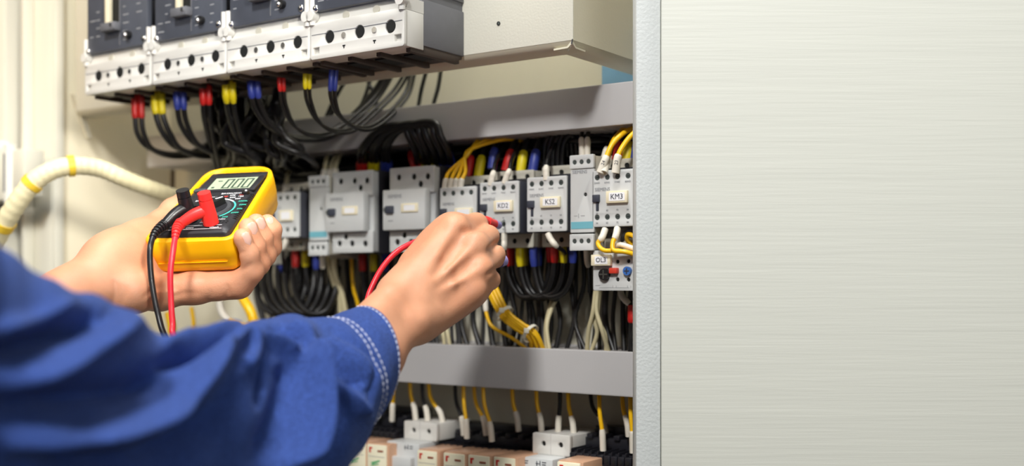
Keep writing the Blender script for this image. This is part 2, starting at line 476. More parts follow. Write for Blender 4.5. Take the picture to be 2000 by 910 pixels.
# ------------------------------------------------------------------ four moulded case breakers
def breaker(i, u0, label, knob):
    zb = 0.1995
    t = empty('circuit_breaker', pt(u0, WP, zb), RZ, label, 'circuit breaker', 'moulded case breakers on the steel box')
    W = 0.1098; yf = -0.085
    # grey case with a groove along its flank
    mb = MB()
    mb.box(0.001, W - .001, -0.060, 0, 0.004, 0.0445, 0.0008)
    mb.box(0.003, W - .003, -0.060, 0, 0.0445, 0.0525)
    mb.box(0.001, W - .001, -0.060, 0, 0.0525, 0.095, 0.0008)
    mb.box(0.004, W - .004, -0.060, 0, 0.095, 0.17, 0.0008)
    mb.build('case', 'breaker_side', t)
    # terminal chambers under the case
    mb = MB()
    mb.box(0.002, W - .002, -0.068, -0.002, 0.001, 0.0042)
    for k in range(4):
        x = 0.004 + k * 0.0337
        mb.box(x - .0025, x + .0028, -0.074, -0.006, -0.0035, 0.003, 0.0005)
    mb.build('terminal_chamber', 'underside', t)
    for k in range(3):
        x = 0.0215 + k * 0.0337
        MB().box(x - .009, x + .009, -0.05, -0.022, -0.0006, 0.0012).build('chamber_opening', 'hole_dark', t)
    # white terminal cover: lower skirt, stepped upper band
    hx = [0.0232, 0.0592, 0.0944]
    lo = plate('terminal_cover', 0.0006, W - .0006, 0.0, 0.0312, yf, 0.004, [(x, 0.0176, 0.0064) for x in hx] + [([(x0_, 0.0035), (x0_ + .009, 0.0035), (x0_ + .009, 0.0105), (x0_, 0.0105)],) for x0_ in (0.0025, W - .0115)], 'breaker_white', t, rc=0.002, bev=0.0007)
    MB().box(0.0006, W - .0006, yf + .004, -0.058, 0.0, 0.0312, 0.0006).build('cover_body', 'breaker_white', t)
    mb = MB(); mb.prism([(yf, 0.0312), (yf + .004, 0.0325), (yf + .0055, 0.042), (-.058, 0.042), (-.058, 0.0312)], 'x', .0006, W - .0006)
    mb.build('cover_shoulder', 'breaker_white', t)
    MB().box(0.002, W - .002, yf - .0002, yf + .001, 0.0208, 0.0215).build('cover_groove', 'breaker_side', t)
    for x in hx:
        MB().cyl((x + .0012, yf - .0003, 0.0176), (x + .0012, yf + .003, 0.0176), 0.0050, n=24).build('terminal_hole', 'hole_dark', t)  # dark disc for the hole's shade, offset to leave a pale wall
    for x in (0.0412, 0.0768):
        MB().cyl((x, yf - .0009, 0.0168), (x, yf + .001, 0.0168), 0.0026, n=16).build('cover_screw', 'bright_steel', t)
        mb = MB(); mb.box(x - .0016, x + .0016, yf - .0003, yf + .001, 0.0070, 0.0082); mb.box(x - .0005, x + .0005, yf - .0003, yf + .001, 0.0052, 0.0072); mb.build('slot_mark', 'hole_dark', t)
        MB().cyl((x - .001, yf + .0030, 0.0352), (x - .001, yf + .006, 0.0352), 0.0036, n=20).build('test_hole', 'device_beige', t)
    # corner pillars between neighbours
    for s, x in ((0, 0.0025), (1, W - .0025)):
        MB().cyl((x, yf + .0005, 0.030), (x, yf + .0005, 0.058), 0.0030, n=14).build('corner_pillar', 'breaker_white', t)
        MB().cyl((x, yf - .0035, 0.0385), (x, yf + .004, 0.0385), 0.0048, n=18).build('pillar_boss', 'breaker_white', t)
    # grey fascia
    fb = MB().box(0.005, W - .005, yf - .0005, yf + .006, 0.0418, 0.17, 0.001).build('fascia', 'fascia', t)
    MB().box(0.0012, 0.0042, yf + .004, yf + .02, 0.0418, 0.17).build('fascia_edge', 'dark_body', t)
    MB().box(0.060, 0.0612, yf - .0010, yf, 0.046, 0.17).build('fascia_rib', 'breaker_side', t)
    MB().box(0.0425, 0.0605, yf - .0009, yf + .001, 0.066, 0.17, 0.0004).build('handle_slot', 'hole_dark', t)
    h = MB().box(0.0395, 0.0635, yf - .010, yf - .0004, 0.0600, 0.0690, 0.0018).build('slider', 'breaker_side', t)
    MB().box(0.0440, 0.0500, yf - .0075, yf - .001, 0.0685, 0.125, 0.0016).build('toggle_handle', 'tag_cream', t)
    MB().cyl((0.059, yf - .0112, .0655), (0.059, yf - .0095, .0655), 0.0019, n=12).build('slider_screw', 'bright_steel', t)
    kx = 0.0770
    MB().cyl((kx, yf - .005, 0.054), (kx, yf, 0.054), 0.0040, n=20).build('trip_button', 'black_plastic', t)
    MB().sphere((kx - .0012, yf - .005, 0.0535), 0.0024).build('button_cap', 'bright_steel', t)
    for x, z in ((0.0075, 0.0445), (W - .0095, 0.0475)):
        MB().sphere((x, yf - .0008, z), 0.0034, (1, .6, 1)).build('fascia_screw', 'bright_steel', t)
    rnd = random.Random(i)
    for cols in ((0.010, 0.021), (0.066, 0.088)):
        mb = MB()
        for row in range(7):
            z = 0.050 + row * 0.0085
            for xx in cols:
                if rnd.random() < .75:
                    w_ = rnd.uniform(.004, .010)
                    mb.box(xx, xx + w_, yf - .00065, yf - .0004, z, z + .0013)
        mb.build('fascia_print', 'faint_ink', t)
    return t

blab = ['moulded case breaker at far left of the row, nearest the cream post', 'moulded case breaker second from the left with raised cream handle', 'moulded case breaker third from the left with blue-grey face', 'rightmost moulded case breaker, its grey flank showing beside cream steel box']
for i, u0 in enumerate((-0.5640, -0.4515, -0.3405, -0.2295)):
    breaker(i, u0, blab[i], 0)

# ------------------------------------------------------------------ cable trunking
def trunking(z0, z1, label, u0=-0.66, u1=0.046):
    t = empty('cable_trunking', pt(u0, 0, z0), RZ, label, 'cable trunking', 'grey slotted cable trunking on the back plate')
    Wd = u1 - u0; H = z1 - z0; yf = -0.082
    mb = MB(); mb.box(0, Wd, -0.003, 0.0, 0.0, H); mb.box(0, Wd, -.07, -.003, 0.0008, 0.003); mb.build('back_channel', 'duct_grey', t)
    plate('lid', 0, Wd, 0, H, yf, 0.0022, [], 'duct_grey', t, rc=0.001, bev=0.0006)
    mb = MB(); mb.box(0, Wd, yf + .002, yf + .012, H - .0025, H - .0008); mb.box(0, Wd, yf + .002, yf + .012, .0008, .0025); mb.build('lid_lip', 'duct_grey', t)
    for za, zc in ((H - .0035, H - .0018), (.0005, .0021)):
        mb = MB(); x = 0.0
        while x < Wd - .008:
            mb.box(x, x + .0058, -.066, -.004, za, zc); x += .0098
        mb.box(0, Wd, -.0665, -.064, za, zc); mb.build('slotted_wall', 'duct_fin', t)
    return t
zu0, zu1 = 0.1405, 0.1773
zl0, zl1 = -0.1019, -0.0629
trunking(zu0, zu1, 'upper grey cable trunking running above the row of contactors')
trunking(zl0, zl1, 'lower grey cable trunking running beneath the row of contactors')

# ------------------------------------------------------------------ the multimeter
mL = Vector((.016, .12, .063)).normalized()
mW = Vector((1, -.15, .03)); mW = (mW - mL * mW.dot(mL)).normalized()
mN = mW.cross(mL)
mO = unp(275, 469, .93)
MM = Matrix(((mW.x, mL.x, mN.x, mO.x), (mW.y, mL.y, mN.y, mO.y), (mW.z, mL.z, mN.z, mO.z), (0, 0, 0, 1)))
def ML(x, y, z): return MM @ Vector((x, y, z))



# ------------------------------------------------------------------ the person: two hands on one continuous skin, and a denim jacket
def surface_nets(D, org, h):
    """isosurface D=0 of a grid; returns vertices, quads (open where the body leaves the grid)"""
    S = D < 0
    nx, ny, nz = D.shape
    cnt = np.zeros((nx - 1, ny - 1, nz - 1), np.int8)
    cor = [(i, j, k) for i in (0, 1) for j in (0, 1) for k in (0, 1)]
    for i, j, k in cor: cnt += S[i:nx - 1 + i, j:ny - 1 + j, k:nz - 1 + k]
    act = (cnt > 0) & (cnt < 8)
    I = np.argwhere(act)
    idx = -np.ones(act.shape, np.int64); idx[act] = np.arange(len(I))
    acc = np.zeros((len(I), 3)); num = np.zeros(len(I))
    for a in cor:
        for ax in range(3):
            if a[ax] == 1: continue
            b = list(a); b[ax] = 1
            da = D[I[:, 0] + a[0], I[:, 1] + a[1], I[:, 2] + a[2]]; db = D[I[:, 0] + b[0], I[:, 1] + b[1], I[:, 2] + b[2]]
            cr = (da < 0) != (db < 0)
            t = np.where(cr, da / np.where(cr, da - db, 1), 0)
            p = np.array(a, float)[None].repeat(len(I), 0); p[:, ax] += t
            acc[cr] += p[cr]; num[cr] += 1
    V = (acc / num[:, None] + I) * h + org
    Q = []
    for ax in range(3):
        sl0 = [slice(None)] * 3; sl1 = [slice(None)] * 3
        sl0[ax] = slice(0, -1); sl1[ax] = slice(1, None)
        ch = S[tuple(sl0)] != S[tuple(sl1)]
        E = np.argwhere(ch)
        o1, o2 = [q for q in range(3) if q != ax]
        ok = (E[:, o1] > 0) & (E[:, o2] > 0) & (E[:, o1] < D.shape[o1] - 1) & (E[:, o2] < D.shape[o2] - 1)
        E = E[ok]
        def cell(d1, d2):
            c = E.copy(); c[:, o1] -= d1; c[:, o2] -= d2
            return idx[c[:, 0], c[:, 1], c[:, 2]]
        q = np.stack([cell(1, 1), cell(0, 1), cell(0, 0), cell(1, 0)], 1)
        flip = S[E[:, 0], E[:, 1], E[:, 2]]
        if ax == 1: flip = ~flip
        q[~flip] = q[~flip][:, ::-1]
        Q.append(q)
    Q = np.concatenate(Q)
    return V, Q[(Q >= 0).all(1)]


class SDF:
    def __init__(self, lo, hi, h):
        self.h = h; self.lo = np.array(lo, float)
        self.n = np.ceil((np.array(hi) - self.lo) / h).astype(int) + 1
        self.D = np.full(self.n, 0.05, np.float32)

    def _sub(self, a, b, m):
        lo = np.minimum(a, b) - m; hi = np.maximum(a, b) + m
        i0 = np.clip(((lo - self.lo) / self.h).astype(int), 0, self.n); i1 = np.clip(((hi - self.lo) / self.h).astype(int) + 2, 0, self.n)
        sl = tuple(slice(p, q) for p, q in zip(i0, i1))
        if any(s.start >= s.stop for s in sl): return None, None
        g = np.meshgrid(*[(np.arange(s.start, s.stop) * self.h + l).astype(np.float32) for s, l in zip(sl, self.lo)], indexing='ij')
        return sl, g

    def _caps(self, a, b, ra, rb, m):
        a, b = np.array(a, float), np.array(b, float)
        sl, g = self._sub(a, b, m)
        if sl is None: return None, None
        ba = b - a; L2 = max(float(ba @ ba), 1e-12)
        t = np.clip(sum((g[i] - a[i]) * ba[i] for i in range(3)) / L2, 0, 1)
        d = np.sqrt(sum((g[i] - a[i] - t * ba[i]) ** 2 for i in range(3)))
        return sl, d - (ra + (rb - ra) * t)

    def add(self, a, b, ra, rb=None, k=.006):
        rb = ra if rb is None else rb
        sl, d = self._caps(a, b, ra, rb, max(ra, rb) + k * 1.5 + .004)
        if sl is None: return self
        D = self.D[sl]
        hh = np.clip(.5 + .5 * (D - d) / k, 0, 1)
        self.D[sl] = np.where(hh <= 0, np.minimum(D, d), D * (1 - hh) + d * hh - k * hh * (1 - hh))
        return self

    def chain(self, pts, k=.006):
        for (a, ra), (b, rb) in zip(pts[:-1], pts[1:]): self.add(a, b, ra, rb, k)
        return self

    def groove(self, pts, depth, width):
        """press a soft crease along a polyline lying on the surface"""
        for a, b in zip(pts[:-1], pts[1:]):
            sl, d = self._caps(a, b, 0, 0, width * 2.5)
            if sl is None: continue
            self.D[sl] += depth * np.exp(-(d / width) ** 2)
        return self

    def hit(self, px, py):
        """where the line of sight through a pixel first meets the body"""
        lo, hi = self.lo[1], self.lo[1] + (self.n[1] - 1) * self.h
        y = np.arange(lo, hi, self.h * .5)
        p = np.stack([(px - PCX) / FPX * y, y, (PCY - py) / FPX * y], 1)
        i = np.round((p - self.lo) / self.h).astype(int)
        ok = ((i >= 0) & (i < self.n)).all(1)
        i, p = i[ok], p[ok]
        if not len(i): return None
        m = self.D[i[:, 0], i[:, 1], i[:, 2]] < 0
        return p[m.argmax()] if m.any() else None

    def crease(self, q, depth, width):
        """press a soft crease along a line of sight points, tapering out at both ends"""
        d = catmull([(a, b, 0) for a, b in q], 6)
        h = [self.hit(p.x, p.y) for p in d]
        h = np.array([p for p in h if p is not None])
        if len(h) < 3: return self
        for _ in range(3): h[1:-1] = (h[:-2] + h[1:-1] * 2 + h[2:]) / 4
        sl, g = self._sub(h.min(0), h.max(0), width * 2.5)
        best = np.full(g[0].shape, 1e9, np.float32); wt = np.zeros_like(best)
        n = len(h)
        for k in range(n - 1):
            a, ba = h[k], h[k + 1] - h[k]
            t = np.clip(sum((g[i] - a[i]) * ba[i] for i in range(3)) / max(float(ba @ ba), 1e-12), 0, 1)
            dd = np.sqrt(sum((g[i] - a[i] - t * ba[i]) ** 2 for i in range(3)))
            m = dd < best
            best[m] = dd[m]; wt[m] = np.clip(np.sin(np.pi * (k + t[m]) / (n - 1)), 0, 1) ** .7
        self.D[sl] += depth * wt * np.exp(-(best / width) ** 2)
        return self

    def mesh(self): return surface_nets(self.D, self.lo, self.h)


HH = .00115


def right_hand():
    f = SDF((-.135, .800, -.095), (.005, 1.03, .075), HH)
    u = lambda x, y, d: np.array(unp(x, y, d))
    # forearm and wrist (broader than deep: two bones side by side)
    f.chain([(u(640, 745, .790), .022), (u(702, 660, .835), .0185), (u(758, 598, .868), .0160)], .010)
    f.chain([(u(660, 800, .795), .022), (u(735, 700, .838), .0180), (u(785, 640, .870), .0155)], .012)
    f.chain([(u(650, 770, .81), .022), (u(720, 672, .852), .0185), (u(774, 615, .885), .0165)], .012)
    f.add(u(806, 632, .867), u(811, 628, .867), .0120, .0115, .009)          # ulnar knob
    # palm: one bar for every metacarpal
    I0, M0, R0, K0 = u(778, 585, .880), u(790, 602, .880), u(804, 618, .880), u(814, 634, .880)
    IM, MM_, RM, KM = u(888, 448, .932), u(928, 482, .927), u(938, 528, .920), u(922, 570, .912)
    for a, b, ra, rb in ((I0, IM, .0150, .0122), (M0, MM_, .0155, .0120), (R0, RM, .0155, .0114), (K0, KM, .0145, .0112)):
        f.add(a, b, ra, rb, .010)
    for a, b in ((I0, IM), (M0, MM_), (R0, RM), (K0, KM)):                    # flesh of the palm behind
        f.add(a + [0, .016, 0], b + [0, .014, .0], .0135, .0110, .014)
    # thumb side: first metacarpal and web
    T0, T1 = u(778, 572, .895), u(852, 486, .950)
    f.add(T0, T1, .0155, .0135, .012)
    f.add(T1, u(888, 452, .968), .0130, .0120, .012)
    f.add(u(818, 522, .930), u(876, 450, .948), .0140, .0120, .014)
    # knuckle heads
    for p, r in ((IM, .0112), (MM_, .0112), (RM, .0102), (KM, .0098)):
        f.add(p + [0, -.0060, 0.001], p + [0.001, -.0062, 0.001], r, r, .005)
    # extensor tendons fanning from the wrist
    W_ = u(800, 600, .866)
    for p, r in ((IM, .0012), (MM_, .0014), (RM, .0010)):
        f.add(W_ + (p - W_) * .2 + [0, -.002, 0], W_ + (p - W_) * .62 + [0, -.0105, 0], r, r + .0008, .008)
        f.add(W_ + (p - W_) * .62 + [0, -.0105, 0], p + [0, -.0132, 0], r, r + .001, .007)
    # fingers: proximal, middle, distal
    IP, ID, IT = u(930, 438, .968), u(936, 446, .996), u(926, 448, 1.010)
    f.chain([(IM, .0108), (IP, .0098)], .005); f.chain([(IP, .0098), (ID, .0086), (IT, .0078)], .003)
    MP_, MD, MT = u(953, 462, .960), u(950, 466, .987), u(934, 464, 1.002)
    f.chain([(MM_, .0108), (MP_, .0098)], .0040); f.chain([(MP_, .0098), (MD, .0088), (MT, .0078)], .0022)
    RP, RD, RT = u(966, 498, .952), u(966, 505, .980), u(948, 500, .998)
    f.chain([(RM, .0100), (RP, .0092)], .0035); f.chain([(RP, .0092), (RD, .0084), (RT, .0075)], .0020)
    KP, KD, KT = u(957, 546, .938), u(958, 548, .962), u(942, 534, .982)
    f.chain([(KM, .0100), (KP, .0086)], .0035); f.chain([(KP, .0086), (KD, .0076), (KT, .0070)], .0020)
    # thumb closing against the fingers behind
    f.chain([(T1, .0125), (u(900, 458, .988), .0108), (u(934, 442, 1.006), .0086)], .005)
    # creases between the fingers, hollows between the tendons, folds at the wrist
    f.crease([(898, 449), (915, 452), (938, 446)], .0042, .0022)
    f.crease([(950, 489), (962, 482), (974, 472)], .0044, .0020)
    f.crease([(948, 540), (962, 530), (976, 522)], .0040, .0020)
    f.crease([(925, 505), (893, 535), (862, 562), (842, 585)], .0030, .0065)
    f.crease([(915, 553), (885, 580), (860, 602)], .0024, .0060)
    f.crease([(900, 470), (872, 505), (845, 545)], .0030, .0065)
    f.crease([(790, 560), (806, 590), (826, 622)], .0012, .0050)
    for k in range(3): f.crease([(748 + k * 7, 566 + k * 3), (772 + k * 7, 596 + k * 2), (790 + k * 6, 622)], .0006, .0016)
    for k in range(3): f.crease([(880 + k * 7, 418 + k), (884 + k * 7, 428), (882 + k * 7, 438)], .0005, .0013)
    for k in range(3): f.crease([(926 + k * 7, 462 + k), (934 + k * 7, 474), (936 + k * 7, 486)], .0005, .0013)
    return f.mesh()


def left_hand():
    f = SDF((-.395, .790, -.125), (-.185, 1.075, .105), HH)
    u = lambda x, y, d: np.array(unp(x, y, d))
    m = lambda x, y, z: np.array(ML(x, y, z))
    # forearm, wrist
    f.chain([(u(40, 640, .862), .021), (u(120, 605, .885), .0195), (u(192, 553, .912), .0180)], .010)
    f.chain([(u(50, 610, .880), .021), (u(130, 575, .895), .0190), (u(205, 520, .925), .0185)], .012)
    # hypothenar, palm under the meter
    f.chain([(u(205, 562, .914), .0185), (u(258, 568, .920), .0170), (m(.006, -.004, -.0475), .0135), (m(.036, .003, -.0470), .0125), (m(.064, .005, -.0460), .0112)], .010)
    f.chain([(u(225, 540, .930), .0190), (m(.0, .022, -.049), .0155), (m(.036, .028, -.0470), .0130), (m(.070, .025, -.0460), .0112)], .012)
    f.chain([(u(235, 525, .945), .0185), (m(.0, .045, -.048), .0150), (m(.036, .050, -.0465), .0125), (m(.070, .046, -.0455), .0110)], .012)
    f.chain([(m(.036, .050, -.0465), .0125), (m(.040, .072, -.0460), .0120), (m(.070, .070, -.0450), .0108)], .012)
    # thenar mound and thumb along the meter's left side
    f.chain([(u(212, 518, .925), .0190), (m(-.020, .004, -.018), .0205), (m(-.017, .036, -.017), .0165), (m(-.0125, .066, -.016), .0125)], .014)
    f.add(u(215, 500, .930), m(-.018, .020, -.015), .0175, .0170, .014)
    f.chain([(u(240, 505, .940), .0180), (m(-.010, .020, -.036), .0150)], .014)
    f.chain([(m(-.013, .064, -.016), .0122), (m(-.0105, .088, -.0125), .0102), (m(-.0085, .104, -.0105), .0084)], .008)
    # fingers: under the meter -> up the right side -> tip leaning on it
    for ch in LF:
        pts = [(m(*p), r) for p, r in ch]
        f.chain(pts[:3], .006); f.chain(pts[1:], .0026)
        f.add(pts[-1][0] - np.array(mW) * .0012 - np.array(mN) * .002, pts[-1][0], pts[-1][1] * .96, pts[-1][1] * .96, .003)
    # palm lines, wrist and knuckle creases
    f.crease([(276, 585), (300, 565), (330, 560), (352, 566)], .0016, .0020)
    f.crease([(222, 596), (228, 570), (222, 545)], .0018, .0028)
    f.crease([(234, 598), (243, 575), (240, 552)], .0012, .0022)
    f.crease([(320, 590), (352, 574), (392, 572)], .0012, .0018)
    f.crease([(312, 602), (322, 585), (326, 568)], .0012, .0018)
    f.crease([(284, 596), (302, 582), (318, 572)], .0010, .0015)
    f.crease([(438, 586), (446, 568), (442, 552)], .0016, .0018)
    f.crease([(402, 590), (412, 574), (410, 562)], .0008, .0015)
    f.crease([(468, 528), (482, 524), (492, 512)], .0014, .0016)
    f.crease([(458, 496), (470, 495), (482, 490)], .0010, .0014)
    f.crease([(484, 478), (494, 476), (502, 472)], .0008, .0013)
    return f.mesh()


def _finger(y, x_, z_, r):
    return [((.056, y - .002, -.0465), .0112), ((.074, y - .001, -.0462), .0104), ((.0880, y, -.0345), .0091 * r), ((.0895 + x_, y + .0005, -.0185), .0082 * r), ((.0868 + x_, y + .001, z_), .0069 * r)]


# fingers of the left hand in the meter's own frame: little, ring, middle, index
LF = [_finger(.0045, -.001, -.0030, .98), _finger(.0195, -.001, -.0010, 1.05), _finger(.0355, .0, -.0045, 1.07), _finger(.0520, .003, -.0125, 1.05)]

# stations of the jacket tube: from the right cuff along the arm, across the back, down to the left cuff
ST = []
def st_px(T, B, M, yc, rd, dyT=0.0, dyB=0.0):
    t_, b_, m_ = unp(*T, yc + dyT), unp(*B, yc + dyB), unp(*M, yc - rd)
    c = (t_ + b_) / 2
    ST.append((np.array(c), np.array((t_ - b_) / 2), np.array(m_ - c)))
def st_3d(c, up, side): ST.append((np.array(c, float), np.array(up, float), np.array(side, float)))

st_px((701, 598), (722, 806), (781, 690), .838, .034)
st_px((662, 612), (716, 828), (762, 700), .830, .040)
st_px((622, 626), (702, 850), (738, 712), .818, .044)
st_px((580, 622), (676, 895), (702, 740), .800, .048)
st_px((545, 617), (640, 950), (664, 770), .782, .050)
st_px((490, 628), (585, 1010), (604, 800), .758, .052)
st_px((430, 646), (520, 1070), (540, 830), .732, .054)
st_px((370, 655), (445, 1120), (470, 850), .705, .056)
st_px((310, 663), (370, 1150), (400, 865), .680, .058)
st_px((265, 636), (300, 1180), (330, 870), .660, .060)
st_px((218, 603), (225, 1200), (265, 860), .640, .062)
st_px((165, 580), (150, 1210), (200, 850), .622, .064)
st_px((110, 568), (70, 1210), (130, 830), .605, .066)
st_px((50, 542), (-10, 1200), (60, 800), .588, .068)
st_px((-10, 496), (-90, 1180), (-20, 770), .570, .070)
st_px((-90, 440), (-180, 1150), (-110, 740), .550, .072)
NPX = len(ST)
st_3d((-.345, .43, .00), (-.02, -.01, .088), (.01, -.080, 0))
st_3d((-.405, .29, .11), (-.03, -.02, .105), (.05, -.085, -.02))
st_3d((-.47, .21, .20), (-.04, -.04, .15), (.09, -.09, -.03))  # unseen shoulder and back, placed and widened to shade the sleeve
st_3d((-.60, .29, .21), (-.02, -.02, .16), (.09, -.10, 0))
st_3d((-.70, .47, .17), (-.05, .02, .12), (.09, -.04, -.03))
st_3d((-.71, .66, .08), (-.05, .0, .085), (.07, -.03, .02))
st_3d((-.64, .82, -.06), (-.02, .01, .068), (.02, -.065, .01))
st_3d((-.54, .825, -.072), (-.005, .0, .060), (.01, -.058, 0))
st_3d((-.46, .838, -.056), (-.006, .0, .050), (.008, -.048, 0))
st_3d((-.400, .852, -.040), (-.010, .0, .044), (.008, -.043, 0))
NST = len(ST)


def station(t):
    i = int(min(max(math.floor(t), 0), NST - 2)); s = t - i
    q = [ST[min(max(j, 0), NST - 1)] for j in (i - 1, i, i + 1, i + 2)]
    out = []
    for c in range(3):
        a, b, d, e = (q[j][c] for j in range(4))
        out.append(0.5 * (2 * b + (d - a) * s + (2 * a - 5 * b + 4 * d - e) * s * s + (3 * b - a - 3 * d + e) * s ** 3))
    return out


def seg_dist(px, pts):
    """distance of many 2-D points to a polyline, and how far along it (0..1) the nearest point lies"""
    best = np.full(len(px), 1e9); along = np.zeros(len(px)); n = len(pts) - 1
    for k, (a, b) in enumerate(zip(pts[:-1], pts[1:])):
        a, b = np.array(a, float), np.array(b, float); ba = b - a
        t = np.clip(((px - a) @ ba) / (ba @ ba), 0, 1)
        v = px - a - t[:, None] * ba
        d = np.hypot(v[:, 0], v[:, 1])
        m = d < best; best[m] = d[m]; along[m] = (k + t[m]) / n
    return best, along


# folds of the cloth: course over the sleeve, width, height (negative = valley)
FOLDS = [
    ([(40, 868), (222, 842), (321, 800), (385, 742), (430, 690)], 34, .0130),
    ([(60, 900), (230, 905), (350, 860), (430, 780)], 50, -.0100),
    ([(-20, 800), (140, 775), (260, 755), (330, 730)], 44, -.0100),
    ([(535, 915), (583, 870), (610, 800), (614, 725), (600, 670), (575, 640)], 24, .0120),
    ([(600, 920), (640, 850), (655, 780), (648, 710), (628, 670)], 34, -.0100),
    ([(505, 890), (545, 820), (565, 750), (560, 700)], 34, -.0060),
    ([(20, 762), (110, 720), (198, 672), (250, 640)], 36, .0090),
    ([(-20, 700), (80, 660), (160, 630), (205, 622)], 30, -.0100),
    ([(-20, 650), (60, 634), (100, 616), (140, 600)], 24, .0040),
    ([(330, 668), (400, 662), (450, 656), (520, 640)], 16, .0060),
    ([(330, 700), (400, 690), (440, 682)], 18, -.0080),
    ([(392, 706), (440, 690), (470, 672), (500, 668)], 16, .0060),
    ([(480, 652), (540, 648), (590, 662), (602, 690)], 18, -.0110),
    ([(500, 668), (545, 676), (580, 690)], 10, .0050),
    ([(470, 730), (490, 700), (494, 670)], 26, .0060),
    ([(505, 790), (512, 740), (508, 700)], 12, -.0040),
    ([(620, 690), (660, 740), (700, 790), (716, 812)], 18, .0050),
    ([(640, 680), (690, 720), (712, 760)], 22, -.0060),
    ([(650, 640), (700, 672), (735, 712), (720, 800)], 9, -.0016),
]


def jacket():
    # parameter values along the tube: dense where the camera sees it
    ts = list(np.linspace(0, NPX - 1, 300)) + list(np.linspace(NPX - 1, NST - 1, 70)[1:])
    NS = 220
    # uneven angles: three quarters of the columns on the half that faces the viewer
    th = np.concatenate([np.linspace(-.25, math.pi + .25, 165, endpoint=False), np.linspace(math.pi + .25, 2 * math.pi - .25, NS - 165, endpoint=False)])
    ct, sn = np.cos(th), np.sin(th)
    rows = []
    for t in ts:
        c, A, Vv = station(t)
        rows.append(c + ct[:, None] * A + sn[:, None] * Vv)
    G = np.array(rows)                                  # rows x NS x 3
    nt = len(ts)
    # normals by differences
    du = np.gradient(G, axis=0); dv = np.roll(G, -1, 1) - np.roll(G, 1, 1)
    N = np.cross(du, dv); N /= np.linalg.norm(N, axis=2, keepdims=True) + 1e-12
    cen = G.mean(1, keepdims=True)
    N *= np.sign(((G - cen) * N).sum(2).mean())
    flat = G.reshape(-1, 3)
    px = np.stack([PCX + FPX * flat[:, 0] / np.maximum(flat[:, 1], .05), PCY - FPX * flat[:, 2] / np.maximum(flat[:, 1], .05)], 1)
    disp = np.zeros(len(flat))
    front = np.clip((np.tile(sn, nt) - .10) / .5, 0, 1)
    tt = np.repeat(ts, NS)
    for pts, w, amp in FOLDS:
        pts = [tuple(p) for p in catmull([(a, b, 0) for a, b in pts], 8)]
        pts = [(p[0], p[1]) for p in pts]
        d, s = seg_dist(px, pts)
        disp += 2.0 * amp * np.exp(-np.abs(d / (w * .70)) ** 1.7) * front * np.clip(np.sin(np.pi * (.08 + .84 * s)) * 1.6, 0, 1)
    # general gentle crumple all round
    disp += .0016 * np.sin(tt * 3.1 + np.tile(th, nt) * 2.0) * np.sin(tt * 1.3 - np.tile(th, nt) * 3.0) * np.clip(tt / 2, 0, 1)
    disp *= np.clip((NPX + .5 - tt) / 1.5, .25, 1)
    damp = np.clip(tt / .8, 0.15, 1)
    G = (flat + N.reshape(-1, 3) * (disp * damp)[:, None]).reshape(nt, NS, 3)
    # turn the cuff inwards for its thickness, both ends
    def lip(ring, nxt):
        c = ring.mean(0); back = nxt - ring
        return [c + (ring - c) * .985 - back * .35, c + (ring - c) * .955 - back * .1, c + (ring - c) * .93 + back * 1.5, c + (ring - c) * .90 + back * 8]
    a = lip(G[0], G[1]); b = lip(G[-1], G[-2])
    full = np.concatenate([np.array(a[::-1]), G, np.array(b)])
    nt2 = len(full)
    V = full.reshape(-1, 3)
    i = np.arange(nt2 - 1)[:, None] * NS; k = np.arange(NS)[None]; k2 = (k + 1) % NS
    F = np.stack([i + k, i + NS + k, i + NS + k2, i + k2], 2).reshape(-1, 4)
    return V, F, G, N, ts, th


def add_mesh(name, V, F, m, parent):
    me = bpy.data.meshes.new(name)
    me.from_pydata(V.tolist() if hasattr(V, 'tolist') else V, [], F.tolist() if hasattr(F, 'tolist') else F)
    bm = bmesh.new(); bm.from_mesh(me); bmesh.ops.recalc_face_normals(bm, faces=bm.faces); bm.to_mesh(me); bm.free()
    for p in me.polygons: p.use_smooth = True
    return link(name, me, parent, m)


def smooth_verts(V, Q, it=3, lam=.5):
    e = np.concatenate([Q[:, [0, 1]], Q[:, [1, 2]], Q[:, [2, 3]], Q[:, [3, 0]]])
    key = np.sort(e, 1); _, c = np.unique(key, axis=0, return_counts=True)
    uk = np.unique(key, axis=0); bd = np.zeros(len(V), bool); bd[uk[c == 1].ravel()] = True
    for _ in range(it):
        S = np.zeros_like(V); n = np.zeros(len(V))
        for a, b in ((0, 1), (1, 0)):
            for i in range(3): S[:, i] += np.bincount(uk[:, a], V[uk[:, b], i], len(V))
            n += np.bincount(uk[:, a], minlength=len(V))
        T = V + lam * (S / np.maximum(n, 1)[:, None] - V)
        V = np.where(bd[:, None], V, T)
    return V


